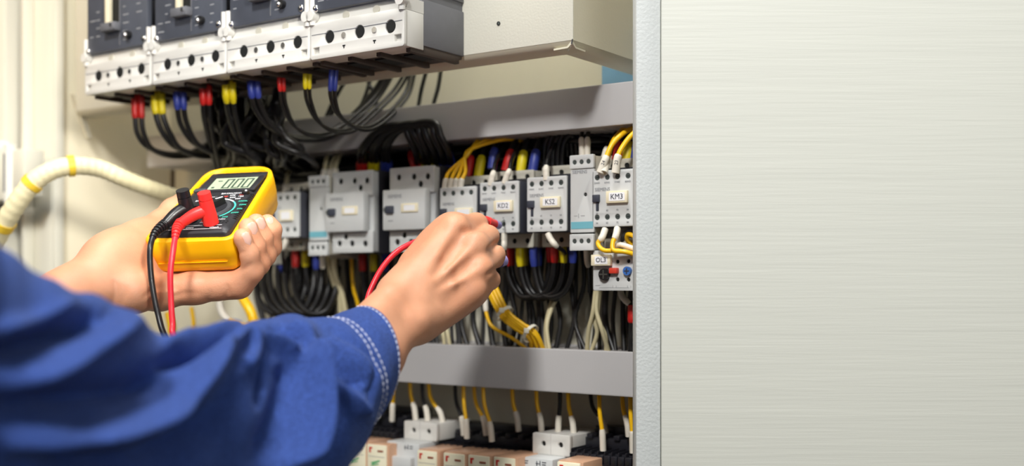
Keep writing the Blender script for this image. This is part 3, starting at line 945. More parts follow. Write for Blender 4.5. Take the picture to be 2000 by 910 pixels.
def build_person():
    vr, qr = right_hand(); vl, ql = left_hand()
    vr = smooth_verts(vr, qr, 7); vl = smooth_verts(vl, ql, 5)
    bm = bmesh.new()
    for V, Q in ((vr, qr), (vl, ql)):
        vs = [bm.verts.new(v) for v in V]
        for q in Q:
            try: bm.faces.new([vs[i] for i in q])
            except ValueError: pass
    # the arms inside the sleeves, joined across the shoulders so that the skin is one surface
    n = 48; rings = []
    for t in np.linspace(3.2, NST - 1.6, 40):
        c, A, Vv = station(t)
        s = .55 if t > 5 else .40
        rings.append([bm.verts.new(c + .0 + (math.cos(2 * math.pi * k / n) * A + math.sin(2 * math.pi * k / n) * Vv) * s) for k in range(n)])
    for a, b in zip(rings[:-1], rings[1:]):
        for k in range(n): bm.faces.new((a[k], a[(k + 1) % n], b[(k + 1) % n], b[k]))
    bm.edges.ensure_lookup_table()
    # boundary loops of the two hands -> nearest arm end
    be = [e for e in bm.edges if len(e.link_faces) == 1]
    loops = []; left = set(be)
    while left:
        e = left.pop(); comp = [e]; st = [e.verts[0], e.verts[1]]
        while st:
            v = st.pop()
            for f in v.link_edges:
                if f in left: left.remove(f); comp.append(f); st += [f.verts[0], f.verts[1]]
        loops.append(comp)
    def cen(l): return sum((v.co for e in l for v in e.verts), Vector()) / (2 * len(l))
    ringset = {id(v): 0 for v in rings[0]}; ringset.update({id(v): 1 for v in rings[-1]})
    hands = [l for l in loops if len(l) > 20 and not any(v in rings[0] or v in rings[-1] for v in l[0].verts)]
    ends = [l for l in loops if any(v in rings[0] or v in rings[-1] for v in l[0].verts)]
    hands.sort(key=lambda l: -len(l)); hands = hands[:2]
    for hl in hands:
        el = min(ends, key=lambda l: (cen(l) - cen(hl)).length)
        try: bmesh.ops.bridge_loops(bm, edges=hl + el)
        except Exception as ex: print('bridge', ex)
        ends = [e for e in ends if e is not el]
    bmesh.ops.recalc_face_normals(bm, faces=bm.faces)
    me = bpy.data.meshes.new('person'); bm.to_mesh(me); bm.free()
    for p in me.polygons: p.use_smooth = True
    o = link('person', me, None, 'skin')
    tag(o, 'person in blue denim jacket holding a multimeter and probing a contactor', 'person')
    # fingernails of the left hand: thin curved plates
    for ch, w_ in zip(LF, (.0042, .0048, .0048, .0046)):
        (tx, ty, tz), r_ = ch[-1]; (kx, ky, kz), _ = ch[-2]
        y_ = (ML(tx, ty, tz) - ML(kx, ky, kz)).normalized()
        z_ = mW * .80 - mL * .60; z_ = (z_ - y_ * z_.dot(y_)).normalized(); x_ = y_.cross(z_)
        ctr = ML(tx, ty, tz) + z_ * (r_ + .0001) - y_ * .0012
        V, F = [], []
        na, nb = 9, 9
        for i in range(na):
            for j in range(nb):
                s = -1 + 2 * i / (na - 1); t = -1 + 2 * j / (nb - 1)
                ww = w_ * math.sqrt(max(.02, 1 - (abs(t) ** 4) * .75))
                V.append(ctr + x_ * s * ww + y_ * t * .0058 + z_ * (.0008 - .0020 * s * s - .0007 * t * t))
        for i in range(na - 1):
            for j in range(nb - 1): F.append((i * nb + j, (i + 1) * nb + j, (i + 1) * nb + j + 1, i * nb + j + 1))
        k = len(V)
        V += [v - z_ * .0016 for v in V]
        F += [tuple(q + k for q in f[::-1]) for f in F]
        for i in range(na - 1):
            F.append((i * nb, k + i * nb, k + (i + 1) * nb, (i + 1) * nb)); F.append((i * nb + nb - 1, (i + 1) * nb + nb - 1, k + (i + 1) * nb + nb - 1, k + i * nb + nb - 1))
        for j in range(nb - 1):
            F.append((j, j + 1, k + j + 1, k + j)); F.append(((na - 1) * nb + j, k + (na - 1) * nb + j, k + (na - 1) * nb + j + 1, (na - 1) * nb + j + 1))
        MB().poly(V, F).build('fingernail', 'nail', o, ang=60)
    V, F, G, N, ts, th = jacket()
    jk = add_mesh('jacket', V, F, 'denim', o)
    # white stitching: dashes sunk on the cloth along the cuff edge, the double seam and the under-arm seam
    mb = MB()
    NS = len(th); G3 = G; N3 = N.reshape(len(ts), NS, 3)
    def surf(t, a):
        r = t / (NPX - 1) * 299; i = int(min(max(r, 0), 298)); s = r - i
        j = int(np.searchsorted(th, a) - 1) % NS; j2 = (j + 1) % NS
        da = (a - th[j]) / ((th[j2] - th[j]) % (2 * math.pi) + 1e-9)
        p = (G3[i, j] * (1 - da) + G3[i, j2] * da) * (1 - s) + (G3[i + 1, j] * (1 - da) + G3[i + 1, j2] * da) * s
        return Vector(p), Vector(N3[i, j])
    def dash_line(fn, n):
        for k in range(n):
            p0, n0 = surf(*fn((k + .18) / n)); p1, n1 = surf(*fn((k + .82) / n))
            ctr = p0.lerp(p1, .5) + n0 * .0003
            mb.tube([p0 + n0 * .0001, ctr + n0 * .0002, p1 + n1 * .0001], .00042, n=6, samples=3)
    for t0 in (1.78, 2.06): dash_line(lambda q, t0=t0: (t0 - .10 * math.sin(q * math.pi), q * (math.pi + .1)), 30)
    dash_line(lambda q: (.22, q * (math.pi + .1)), 30)
    dash_line(lambda q: (2.1 + q * 2.2, math.pi - .42 + q * .2), 20)
    mb.build('stitching', 'thread', jk)
    return o

build_person()


meter = empty('multimeter', mO, 0, 'black multimeter in a yellow holster held in the left hand', 'multimeter')
meter.matrix_world = MM


MW0, MLEN = .080, .143


def outline(ins, n=10):
    """tapered rounded outline of the holster, inset by ins"""
    xl0, xr0, xl1, xr1 = 0.0 + ins, MW0 - ins, .0045 + ins, MW0 - .0045 - ins
    y0, y1 = ins, MLEN - ins
    r0, r1 = max(.010 - ins * .8, .003), max(.022 - ins * .8, .004)
    pts = []
    for cx, cy, r, a0 in ((xr1 - r1, y1 - r1, r1, 0), (xl1 + r1, y1 - r1, r1, 90), (xl0 + r0, y0 + r0, r0, 180), (xr0 - r0, y0 + r0, r0, 270)):
        for k in range(n + 1):
            a = math.radians(a0 + 90 * k / n); pts.append((cx + r * math.cos(a), cy + r * math.sin(a)))
    return pts


def loft(sections, name, m, parent, cap0=True, cap1=True, ang=50):
    V, F = [], []; n = len(sections[0][0])
    for o2, z in sections:
        V += [(p[0], p[1], z if not callable(z) else z(p)) for p in o2]
    for i in range(len(sections) - 1):
        for k in range(n): F.append((i * n + k, i * n + (k + 1) % n, (i + 1) * n + (k + 1) % n, (i + 1) * n + k))
    if cap0: F.append(tuple(range(n - 1, -1, -1)))
    if cap1: F.append(tuple(range((len(sections) - 1) * n, len(sections) * n)))
    return MB().poly(V, F).build(name, m, parent, ang=ang)


def dip(z): return lambda p: z + .0062 * max(0, min(1, (p[1] - .085) / .05)) ** 1.5 - .0025 * math.exp(-((p[1]) / .012) ** 2) * (1 if p[0] > .03 else .4)


H_ = .034
hol = loft([(outline(.012), -H_), (outline(.0065), -H_ + .0008), (outline(.003), -H_ + .0035), (outline(.0013), -H_ + .008), (outline(.0010), -H_ + .0135), (outline(.0006), -H_ + .0140), (outline(0), -.012), (outline(0), -.003), (outline(.0006), dip(-.0010)), (outline(.0018), dip(.0002)), (outline(.0040), dip(.0004)), (outline(.0052), dip(-.0006)), (outline(.0055), -.006)], 'holster', 'holster', meter, cap1=True)
fp = loft([(outline(.0058), -.004), (outline(.0058), .0008), (outline(.0066), .0020), (outline(.0115), .0042), (outline(.0122), .0044)], 'faceplate', 'meter_black', meter)
ZF = .0044
# ribbed grip bars down both flanks of the face
for side in (0, 1):
    mb = MB()
    for k in range(16):
        y = .030 + k * .0034
        x = .0715 - y * .030 if side else .0085 + y * .030
        mb.box(x - .0022, x + .0022, y, y + .0018, .0018, .0036, .0005)
    mb.build('side_rib', 'black_plastic', meter)
# bezel raised round the display, with a groove at the head
mb = MB()
bz0, bz1, bx0, bx1 = .0875, .1290, .0160, .0700
mb.box(bx0, bx1, bz1 - .010, bz1, ZF - .001, ZF + .0014, .0010); mb.box(bx0, bx1, bz0, bz0 + .0045, ZF - .001, ZF + .0012, .001)
mb.box(bx0, bx0 + .0075, bz0, bz1, ZF - .001, ZF + .0013, .0010); mb.box(bx1 - .006, bx1, bz0, bz1, ZF - .001, ZF + .0013, .0010)
mb.build('display_bezel', 'meter_black', meter)
MB().box(.022, .064, .1262, .1276, ZF + .0010, ZF + .0017).build('bezel_groove', 'hole_dark', meter)
disp = MB().box(.0230, .0645, .0915, .1195, ZF - .002, ZF + .0004).build('display', 'lcd', meter)
# digits: a decimal point, then three zeros as seven segment strokes
mb = MB()
def digit(x, y, w, h, segs):
    t_ = w * .22; z0, z1 = ZF + .0003, ZF + .0006; sl = .0
    S = {'a': (x, x + w, y + h - t_, y + h), 'd': (x, x + w, y, y + t_), 'f': (x, x + t_, y + h / 2, y + h), 'e': (x, x + t_, y, y + h / 2), 'b': (x + w - t_, x + w, y + h / 2, y + h), 'c': (x + w - t_, x + w, y, y + h / 2), 'g': (x + t_, x + w - t_, y + h / 2 - t_ / 2, y + h / 2 + t_ / 2)}
    for s in segs:
        a, b, c, d = S[s]; mb.box(a, b, c, d, z0, z1)
for k in range(3): digit(.0360 + k * .0092, .0945, .0072, .021, 'abcdef')
mb.box(.0265, .029, .0955, .0985, ZF + .0003, ZF + .0006)
mb.box(.028, .032, .111, .1125, ZF + .0003, ZF + .0006)
mb.build('digit', 'lcd_ink', disp)
# function buttons
b_ = MB().box(.0125, .0245, .0880, .0940, ZF - .001, ZF + .0020, .0018, 3).build('hold_button', 'meter_ring', meter)
MB().cyl((.0640, .0815, ZF - .001), (.0640, .0815, ZF + .0022), .0034, n=20).build('backlight_button', 'black_plastic', meter)
MB().sphere((.0645, .0822, ZF + .0021), .0011, n=10).build('button_highlight_dot', 'sticker', meter)
# rotary dial
DX, DY = .0425, .0490
mb = MB(); mb.cyl((DX, DY, ZF - .001), (DX, DY, ZF + .0014), .0195, .0185, n=48); dial = mb.build('rotary_dial', 'meter_ring', meter)
MB().cyl((DX, DY, ZF + .0013), (DX, DY, ZF + .0019), .0155, n=48).build('dial_face', 'meter_black', dial)
mb = MB()
a = math.radians(38)
ca, sa = math.cos(a), math.sin(a)
def rot2(p): return (DX + p[0] * ca - p[1] * sa, DY + p[0] * sa + p[1] * ca)
shape = [(-.0145, -.002), (-.006, -.0058), (.006, -.0058), (.0145, -.002), (.0145, .002), (.006, .0058), (-.006, .0058), (-.0145, .002)]
mb.prism([rot2(p) for p in shape], 'z', ZF + .0015, ZF + .0075)
mb.build('dial_grip', 'black_plastic', dial)
MB().prism([rot2(p) for p in ((.007, -.0007), (.0135, -.0007), (.0135, .0007), (.007, .0007))], 'z', ZF + .0074, ZF + .0078).build('pointer_line', 'white_ink', dial)


def arc(r, a0, a1, wd, m, name='printed_arc'):
    n = 30; V, F = [], []
    for k in range(n + 1):
        t_ = math.radians(a0 + (a1 - a0) * k / n)
        for rr, z in ((r - wd, ZF + .0001), (r + wd, ZF + .0001), (r + wd, ZF + .0003), (r - wd, ZF + .0003)): V.append((DX + rr * math.cos(t_), DY + rr * math.sin(t_), z))
    for k in range(n):
        for e in range(4): F.append((k * 4 + e, k * 4 + (e + 1) % 4, k * 4 + 4 + (e + 1) % 4, k * 4 + 4 + e))
    F += [(3, 2, 1, 0), (n * 4, n * 4 + 1, n * 4 + 2, n * 4 + 3)]
    MB().poly(V, F).build(name, m, meter)
arc(.0220, 84, 165, .00055, 'white_ink'); arc(.0220, 42, 76, .0008, 'white_ink'); arc(.0220, -48, 40, .00075, 'teal_ink'); arc(.0220, -62, -52, .0008, 'white_ink')


def mtxt(s, x, y, size, m='white_ink', ang=0): return text_mesh('lettering', s, size, Matrix.Translation((x, y, ZF + .00025)) @ Matrix.Rotation(math.radians(ang), 4, 'Z'), m, meter)
for s, a_, r_, m, sz in (('200', 62, .0268, 'white_ink', .0036), ('600', 48, .0275, 'white_ink', .0034), ('OFF', 82, .0262, 'red_ink', .0040), ('600', 101, .0262, 'white_ink', .0036), ('200', 118, .0262, 'white_ink', .0036), ('20', 134, .0262, 'white_ink', .0036), ('2', 150, .0260, 'white_ink', .0036), ('2000k', 30, .0290, 'teal_ink', .0034), ('200k', 13, .0285, 'teal_ink', .0034), ('20k', -4, .0278, 'teal_ink', .0034), ('2000', -21, .0282, 'teal_ink', .0034), ('200', -42, .0275, 'teal_ink', .0034)):
    mtxt(s, DX + r_ * math.cos(math.radians(a_)), DY + r_ * math.sin(math.radians(a_)), sz, m)
mtxt('BACKLIGHT', .0510, .0822, .0036); mtxt('hFE', .0535, .0775, .0034); mtxt('10A', .0620, .0745, .0034); mtxt('V~', .0612, .0778, .0034, 'red_ink')
mtxt('NPN', .0620, .0262, .0028)
mtxt('10ADC', .0200, .0135, .0030); mtxt('COM', .0395, .0105, .0030); mtxt('VΩmA', .0610, .0100, .0030)
mtxt('10A MAX', .0285, .0205, .0024); mtxt('500V MAX', .0500, .0205, .0024)
mb = MB()
for k in range(2):
    for q in range(5): mb.cyl((.0560 + q * .0030, .0195 + k * .0032, ZF - .0005), (.0560 + q * .0030, .0195 + k * .0032, ZF + .0002), .0009, n=10)
mb.build('transistor_socket', 'hole_dark', meter)
mb = MB()
for x in (.0290, .0480): mb.prism([(x - .0036, .0232), (x + .0036, .0232), (x, .0290)], 'z', ZF, ZF + .0003)
mb.build('warning_triangle', 'red_ink', meter)
mb = MB(); mb.box(.018, .066, .0148, .0151, ZF, ZF + .0003); mb.box(.015, .068, .0078, .0081, ZF, ZF + .0003); mb.build('printed_line', 'white_ink', meter)
JB, JR = (.0345, .0245), (.0560, .0170)
for x, y in (JB, JR, (.0200, .0200)): MB().cyl((x, y, ZF - .0005), (x, y, ZF + .0006), .0055, n=24).build('input_jack', 'hole_dark', meter)
MB().box(.010, .070, -.0003, .001, -.0225, -.0222).build('holster_seam', 'holster', meter)

# ------------------------------------------------------------------ test leads
def lead(name, label, J, m_plug, m_lead, elbow_px, elbow_y, cable_pts):
    x, y = J
    base, top = ML(x, y, ZF + .0006), ML(x, y, ZF + .0285)
    up = (top - base).normalized()
    d = catmull(cable_pts, 10)
    V, F = tube_geo(None, .0024, 14, dense=d)
    me = bpy.data.meshes.new(name); me.from_pydata([tuple(v) for v in V], [], F); smooth(me, 60)
    o = link(name, me, None, m_lead); tag(o, label, 'test lead', 'test leads of the multimeter')
    mb = MB(); mb.cyl(base, base.lerp(top, .30), .0066, .0064, n=28); mb.cyl(base.lerp(top, .28), base.lerp(top, .78), .0064, .0056, n=28); mb.cyl(base.lerp(top, .80), top, .0056, .0054, n=28); mb.cyl(base.lerp(top, .76), base.lerp(top, .82), .0050, n=24)
    mb.build('plug', m_plug, o)
    e0 = base.lerp(top, .45); e1 = unp(*elbow_px, elbow_y)
    mb = MB(); mb.tube([e0, e0.lerp(e1, .5) + up * .0015, e1], .005, n=20, samples=8, radii=lambda t: .0056 - .0014 * t)
    dr = (e1 - e0).normalized()
    mb.build('plug_elbow', m_plug, o)
    # ribbed strain relief from the elbow along the lead
    sd = d[:]
    acc = 0; ring = MB(); kk = 0
    for i in range(len(sd) - 1):
        seg = (sd[i + 1] - sd[i]); acc += seg.length
        if acc > .0032 * kk and kk < 7:
            dirn = seg.normalized(); rr = .0047 - .00028 * kk
            ring.cyl(sd[i] - dirn * .0011, sd[i] + dirn * .0011, rr, n=18); kk += 1
    ring.build('strain_relief', m_plug, o)
    return o, d


e_black = (322, 438); e_red = (352, 437)
black_pts = [unp(322, 438, .928), unp(311, 446, .922), unp(301, 458, .915), unp(294, 480, .908), unp(293, 510, .906), unp(297, 555, .904), unp(308, 610, .900), unp(326, 664, .895), unp(380, 740, .90), unp(500, 790, .93), unp(640, 740, .945), unp(760, 660, .94), unp(840, 590, .945), unp(905, 545, .965), unp(950, 520, .985)]
red_pts = [unp(352, 437, .925), unp(346, 445, .919), unp(343, 458, .912), unp(339, 485, .905), unp(333, 530, .900), unp(334, 585, .898), unp(337, 630, .895), unp(343, 664, .892), unp(400, 750, .91), unp(540, 780, .93), unp(660, 690, .925), unp(708, 610, .922), unp(724, 566, .926), unp(746, 524, .934), unp(775, 492, .944), unp(812, 472, .955), unp(862, 456, .97), unp(905, 437, .985)]
lb, _ = lead('test_lead', 'black test lead hanging from the multimeter beside the red one', JB, 'plug_black', 'plug_black', e_black, .928, black_pts)
lr, _ = lead('test_lead', 'red test lead running from the multimeter to the probe at contactor KD2', JR, 'plug_red', 'lead_red', e_red, .925, red_pts)
# probes held in the right hand
pa, pb = unp(905, 437, .985), unp(950, 433.5, 1.012)
axis_end = P(984.5, 430, -.0905)
b1, b2, b3 = unp(944, 432, 1.005), unp(967, 438, 1.030), unp(974, 440, 1.037)
mb = MB(); mb.tube([pa, unp(925, 432, .996), b1, b2], .0042, n=18, samples=8); mb.cyl(b1.lerp(b2, .2), b1.lerp(b2, .45), .0052, n=20); mb.build('probe_handle', 'plug_red', lr)
mb = MB(); mb.cyl(b2.lerp(b1, .08), b3, .0044, .0036, n=20); mb.build('probe_collar', 'probe_lilac', lr)
mb = MB(); mb.cyl(b3, axis_end, .0010, .0007, n=12); mb.build('probe_tip', 'screw_steel', lr)
q0, q1 = unp(950, 520, .985), unp(984, 508, 1.0)
mb = MB(); mb.tube([q0, q0.lerp(q1, .5), q1], .0045, n=18); mb.build('probe_handle', 'plug_black', lb)
mb = MB(); mb.cyl(q1.lerp(q0, .25), q1 + (q1 - q0) * .02, .0052, n=20); mb.build('probe_collar', 'probe_lilac', lb)

# ------------------------------------------------------------------ devices on the mounting rails
def din_rail(z, label, u0=-0.66, u1=0.05):
    t = empty('mounting_rail', pt(u0, 0, z), RZ, label, 'mounting rail', 'steel mounting rails behind the devices')
    mb = MB(); Wd = u1 - u0
    mb.box(0, Wd, -.0015, 0, -.010, .010); mb.box(0, Wd, -.0085, -.001, .010, .0112); mb.box(0, Wd, -.0085, -.001, -.0112, -.010)
    mb.build('rail_channel', 'screw_steel', t)
    mb = MB(); mb.box(0, Wd, -.0085, -.0075, .0105, .0175); mb.box(0, Wd, -.0085, -.0075, -.0175, -.0105); mb.build('rail_flange', 'screw_steel', t)
    return t
din_rail(0.0725, 'steel mounting rail behind the row of contactors')
din_rail(-0.175, 'steel mounting rail behind the relay sockets at the bottom')

TOPCAP = ['53NO', '61NC', '71NC', '83NO']; BOTCAP = ['54', '62', '72', '84']


def contactor(u0, u1, z0, z1, label, tagtxt, detail=2, base_dx=0.0, tag_rect=(.37, .87, .40, .62)):
    W = u1 - u0; H = z1 - z0; yf = -0.090
    t = empty('contactor', pt(u0, 0, z0), RZ, label, 'contactor', 'grey contactors on the mounting rail')
    # base with the main terminals, set further back and taller
    bz0, bz1 = -0.0135, H + 0.0125
    mb = MB(); mb.box(base_dx, base_dx + W, -.062, -.009, bz0, bz1, .0008); mb.build('base_housing', 'device_beige', t)
    bh = [(base_dx + W * f, zz, .0030) for f in (.16, .5, .84) for zz in (bz0 + .0062, bz1 - .0062)]
    plate('base_front', base_dx, base_dx + W, bz0, bz1, -.0645, .003, bh, 'device_beige', t)
    mb = MB()
    for hx_, hz_, r_ in bh: mb.cyl((hx_, -.0632, hz_), (hx_, -.061, hz_), r_ * .98, n=14)
    mb.build('base_terminal', 'hole_dark', t)
    # dark auxiliary block behind the front
    mb = MB(); mb.box(0.0004, W - .0004, yf + .0025, -.062, -0.0008, H + .0004, .0006); mb.build('auxiliary_block', 'side_grey', t)
    mb = MB()
    for k in range(4): mb.box(W * (.06 + .235 * k), W * (.06 + .235 * k) + W * .17, yf + .009, -.066, H - .001, H + .0016)
    mb.box(.001, W - .001, -.068, -.064, H - .001, H + .0045, .0005)
    mb.build('wire_entry', 'dark_body', t)
    hs = [(W * f, H * g, .0029) for g in (.885, .165) for f in (.115, .365, .615, .865)]
    sl = ([(W * .075, H * .27), (W * .165, H * .27), (W * .165, H * .46), (W * .075, H * .46)],)
    plate('front_cover', 0, W, 0, H, yf, .0025, hs + [sl], 'device_grey', t, rc=.001)
    for hx_, hz_, r_ in hs:
        mb = MB(); mb.cyl((hx_, yf + .0005, hz_), (hx_, yf + .003, hz_), r_ * .99, n=14); s_ = mb.build('terminal_screw', 'terminal_dark', t)
        if detail > 1: MB().box(hx_ - .0012, hx_ + .0012, yf + .0003, yf + .0007, hz_ - .0003, hz_ + .0003).build('screw_slot', 'hole_dark', s_)
    mb = MB(); mb.box(W * .02, W * .19, yf - .0022, yf + .001, H * .44, H * .575, .0005); mb.build('slider', 'slider_blue', t)
    mb = MB(); mb.box(W * .095, W * .145, yf - .0004, yf + .002, H * .28, H * .45); mb.build('slider_slot', 'slider_blue', t)
    a, b, c, d = tag_rect
    tg = MB().box(W * a, W * b, yf - .0030, yf + .0006, H * c, H * d, .0005).build('name_tag', 'tag_cream', t)
    MB().box(W * (a + .08), W * (b - .05), yf - .00325, yf - .0029, H * (c + .035), H * (d - .03)).build('sticker', 'sticker', tg)
    if tagtxt: front_text(tagtxt, H * .135, W * (a + b + .03) / 2, yf - .0034, H * (c + d) / 2, 'ink', tg)
    if detail > 0:
        front_text('SIEMENS', H * .085, W * .06, yf - .0002, H * .665, 'faint_ink', t, ax='LEFT')
    if detail > 1:
        for k, f in enumerate((.115, .365, .615, .865)):
            front_text(TOPCAP[k], H * .045, W * f, yf - .0002, H * .785, 'faint_ink', t, name='terminal_caption')
            front_text(BOTCAP[k], H * .045, W * f, yf - .0002, H * .285 if k else H * .235, 'faint_ink', t, name='terminal_caption')
            front_text(BOTCAP[k], H * .045, W * f, yf - .0002, H * .06, 'faint_ink', t, name='terminal_caption')
    return t

contactor(-.0216, .0203, .0494, .0989, 'contactor beside the white post, its tag reading KM3', 'KM3', tag_rect=(.37, .88, .41, .625))
contactor(-.0921, -.0493, .0467, .0966, 'contactor tagged KS2, between contactor KD2 and the slim timer', 'KS2', tag_rect=(.37, .87, .43, .63))
contactor(-.1467, -.1025, .0467, .0946, 'contactor tagged KD2, touched by the probe in the right hand', 'KD2', tag_rect=(.40, .88, .41, .63))
contactor(-.1957, -.1520, .0444, .0920, 'contactor partly hidden by the right hand, yellow wires entering its top', '', 1, tag_rect=(.45, .92, .36, .57))
contactor(-.4365, -.3918, .0489, .0975, 'blurred contactor just right of the meter and left hand', '', 1, tag_rect=(.38, .82, .36, .6))


def timer_relay(u0, u1, z0, z1, label, detail):
    W = u1 - u0; H = z1 - z0; yf = -0.090
    t = empty('timer_relay', pt(u0, 0, z0), RZ, label, 'timer relay', 'slim timer relays with a teal stripe')
    mb = MB(); mb.box(.0003, W - .0003, yf + .0035, -.009, 0.0005, H - .0005, .0006); mb.box(.0, W, -.06, -.009, -.003, H + .002, .0005); mb.build('housing', 'device_beige', t)
    hs = lambda z: [(W * f, z, .0026) for f in (.2, .5, .8)]
    zt, zb = H * .865, H * .165
    for nm, a, b, zc in (('upper_terminal_block', zt, H, H * .93), ('lower_terminal_block', 0, zb, H * .095)):
        p_ = plate(nm, 0, W, a, b, yf - .0012, .004, hs(zc), 'device_grey', t, rc=.0006)
        for hx_, hz_, r_ in hs(zc): MB().cyl((hx_, yf - .0006, hz_), (hx_, yf + .002, hz_), r_ * .99, n=14).build('terminal_screw', 'terminal_dark', p_)
    f_ = plate('front_cover', 0.0002, W - .0002, zb + .0022, zt - .0012, yf, .004, [(W * .64, H * .585, .0021)], 'device_grey', t, rc=.0005)
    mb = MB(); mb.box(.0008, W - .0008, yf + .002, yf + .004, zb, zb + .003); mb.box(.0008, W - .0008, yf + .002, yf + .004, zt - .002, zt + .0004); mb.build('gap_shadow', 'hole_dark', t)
    dl = MB().cyl((W * .64, yf + .001, H * .585), (W * .64, yf + .003, H * .585), .00205, n=18).build('dial', 'black_plastic', t)
    MB().box(W * .64 - .0011, W * .64 + .0011, yf + .0006, yf + .0012, H * .585 - .0003, H * .585 + .0003).build('dial_slot', 'screw_steel', dl)
    MB().box(.0006, W - .0006, yf - .0003, yf + .001, H * .225, H * .300).build('teal_stripe', 'teal_stripe', t)
    if detail:
        front_text('SIEMENS', .0042, W * .08, yf - .0002, H * .825, 'faint_ink', t, ax='LEFT')
        mb = MB(); mb.box(W * .15, W * .30, yf - .0002, yf + .0005, H * .36, H * .365); mb.box(W * .34, W * .36, yf - .0002, yf + .0005, H * .34, H * .385); mb.box(W * .45, W * .62, yf - .0002, yf + .0005, H * .36, H * .365); mb.build('wiring_symbol', 'faint_ink', t)
    return t

timer_relay(-.0446, -.0203, .0285, .1142, 'slim timer relay with teal stripe between the KS2 and KM3 contactors', 1)
timer_relay(-.3752, -.3486, .0283, .1131, 'slim timer relay with teal stripe at left of the two motor breakers', 0)


def motor_breaker(u0, u1, z0, z1, label):
    W = u1 - u0; H = z1 - z0; yf = -0.090
    t = empty('motor_breaker', pt(u0, 0, z0), RZ, label, 'motor breaker', 'wide grey motor protection breakers')
    MB().box(.0005, W - .0005, yf + .003, -.079, .0005, H - .0005, .0008).build('housing', 'device_grey', t)
    MB().box(.0015, W + .0005, -.080, -.009, -.001, H + .001, .0008).build('dark_case', 'dark_body', t)
    for nm, a, b, holes in (('upper_terminal_block', H * .70, H, [(W * .20, H * .89), (W * .55, H * .885), (W * .86, H * .88), (W * .70, H * .795)]),
                            ('lower_terminal_block', 0, H * .26, [(W * .17, H * .115), (W * .49, H * .11), (W * .82, H * .105), (W * .33, H * .195)])):
        r_ = .0036
        p_ = plate(nm, 0, W, a, b, yf, .0035, [(x, z, r_) for x, z in holes], 'device_grey', t, rc=.0008)
        for x, z in holes: MB().cyl((x, yf + .0016, z), (x, yf + .004, z), r_ * .98, n=16).build('terminal_hole', 'hole_dark', p_)
    fx0, fx1 = -.0030, W - .005
    MB().box(fx0, fx1, yf - .008, yf + .001, H * .255, H * .735, .001).build('front_cover', 'device_grey', t)
    yc = yf - .008
    MB().box(fx0 + W * .10, fx0 + W * .265, yc - .003, yc + .001, H * .455, H * .545, .0007).build('toggle', 'slider_blue', t)
    MB().cyl((fx0 + W * .09, yc - .0015, H * .5), (fx0 + W * .09, yc + .001, H * .5), .0028, n=16).build('rotary_hub', 'screw_steel', t)
    tg = MB().box(fx0 + W * .44, fx0 + W * .82, yc - .0012, yc + .001, H * .46, H * .565, .0004).build('name_tag', 'tag_cream', t)
    MB().box(fx0 + W * .51, fx0 + W * .76, yc - .0014, yc - .001, H * .48, H * .545).build('sticker', 'sticker', tg)
    front_text('SIEMENS', .0050, fx0 + W * .12, yc - .0002, H * .655, 'faint_ink', t, ax='LEFT')
    MB().box(fx0 + W * .13, fx0 + W * .24, yc - .0002, yc + .0002, H * .36, H * .372).build('printed_mark', 'faint_ink', t)
    return t

motor_breaker(-.2610, -.2040, .0304, .1150, 'wide grey motor breaker on the right, just left of the right hand')
motor_breaker(-.3410, -.2850, .0306, .1150, 'wide grey motor breaker on the left, beside the blurred slim timer')


def overload_relay(u0, u1, z0, z1):
    W = u1 - u0; H = z1 - z0; yf = -0.088
    t = empty('overload_relay', pt(u0, 0, z0), RZ, 'overload relay below contactor KM3 with red button and tag reading OL3', 'overload relay')
    MB().box(.0005, W - .0005, yf + .003, -.03, .0008, H - .001, .0008).build('housing', 'dark_body', t)
    MB().box(.004, W - .004, yf + .012, -.045, H - .002, H + .012, .001).build('upper_terminal_block', 'device_beige', t)
    hs = [(W * .585, H * .72, .0022), (W * .845, H * .73, .0022), (W * .585, H * .27, .0022), (W * .845, H * .265, .0022)]
    plate('front_cover', 0, W, 0, H, yf, .003, hs, 'device_grey', t, rc=.001)
    for x, z, r_ in hs: MB().cyl((x, yf + .0012, z), (x, yf + .003, z), r_ * .98, n=14).build('terminal_screw', 'hole_dark', t)
    d = MB().cyl((W * .29, yf - .0035, H * .40), (W * .29, yf + .001, H * .40), .0052, n=26).build('setting_dial', 'black_plastic', t)
    mb = MB(); mb.box(W * .29 - .004, W * .29 + .004, yf - .0040, yf - .003, H * .40 - .0006, H * .40 + .0006); mb.box(W * .29 - .0006, W * .29 + .0006, yf - .0040, yf - .003, H * .40 - .004, H * .40 + .004)
    mb.build('dial_cross', 'screw_steel', d)
    MB().box(W * .43, W * .62, yf - .0045, yf + .001, H * .42, H * .565, .0008).build('reset_button', 'button_red', t)
    b = MB().cyl((W * .84, yf - .0030, H * .485), (W * .84, yf + .001, H * .485), .0039, n=22).build('test_button', 'button_blue', t)
    mb = MB(); mb.box(W * .84 - .0024, W * .84 + .0024, yf - .0034, yf - .0025, H * .485 - .0005, H * .485 + .0005); mb.box(W * .84 - .0005, W * .84 + .0005, yf - .0034, yf - .0025, H * .485 - .0024, H * .485 + .0024); mb.build('button_cross', 'slider_blue', b)
    tg = MB().box(0.0002, W * .47, yf - .0050, yf - .001, H * .62, H * .90, .0005).build('name_tag', 'tag_cream', t)
    MB().box(W * .10, W * .41, yf - .0053, yf - .0049, H * .66, H * .86).build('sticker', 'sticker', tg)
    front_text('OL3', H * .17, W * .255, yf - .0055, H * .76, 'ink', tg)
    mb = MB(); mb.box(W * .05, W * .16, yf - .0002, yf + .001, H * .115, H * .125); mb.box(W * .14, W * .86, yf - .0002, yf + .001, H * .06, H * .066)
    for f in (.47, .55, .82, .9): mb.box(W * f, W * f + .0003, yf - .0002, yf + .001, H * .06, H * .12)
    mb.build('printed_mark', 'faint_ink', t)
    return t
overload_relay(-.0216, .0206, -.0076, .0276)

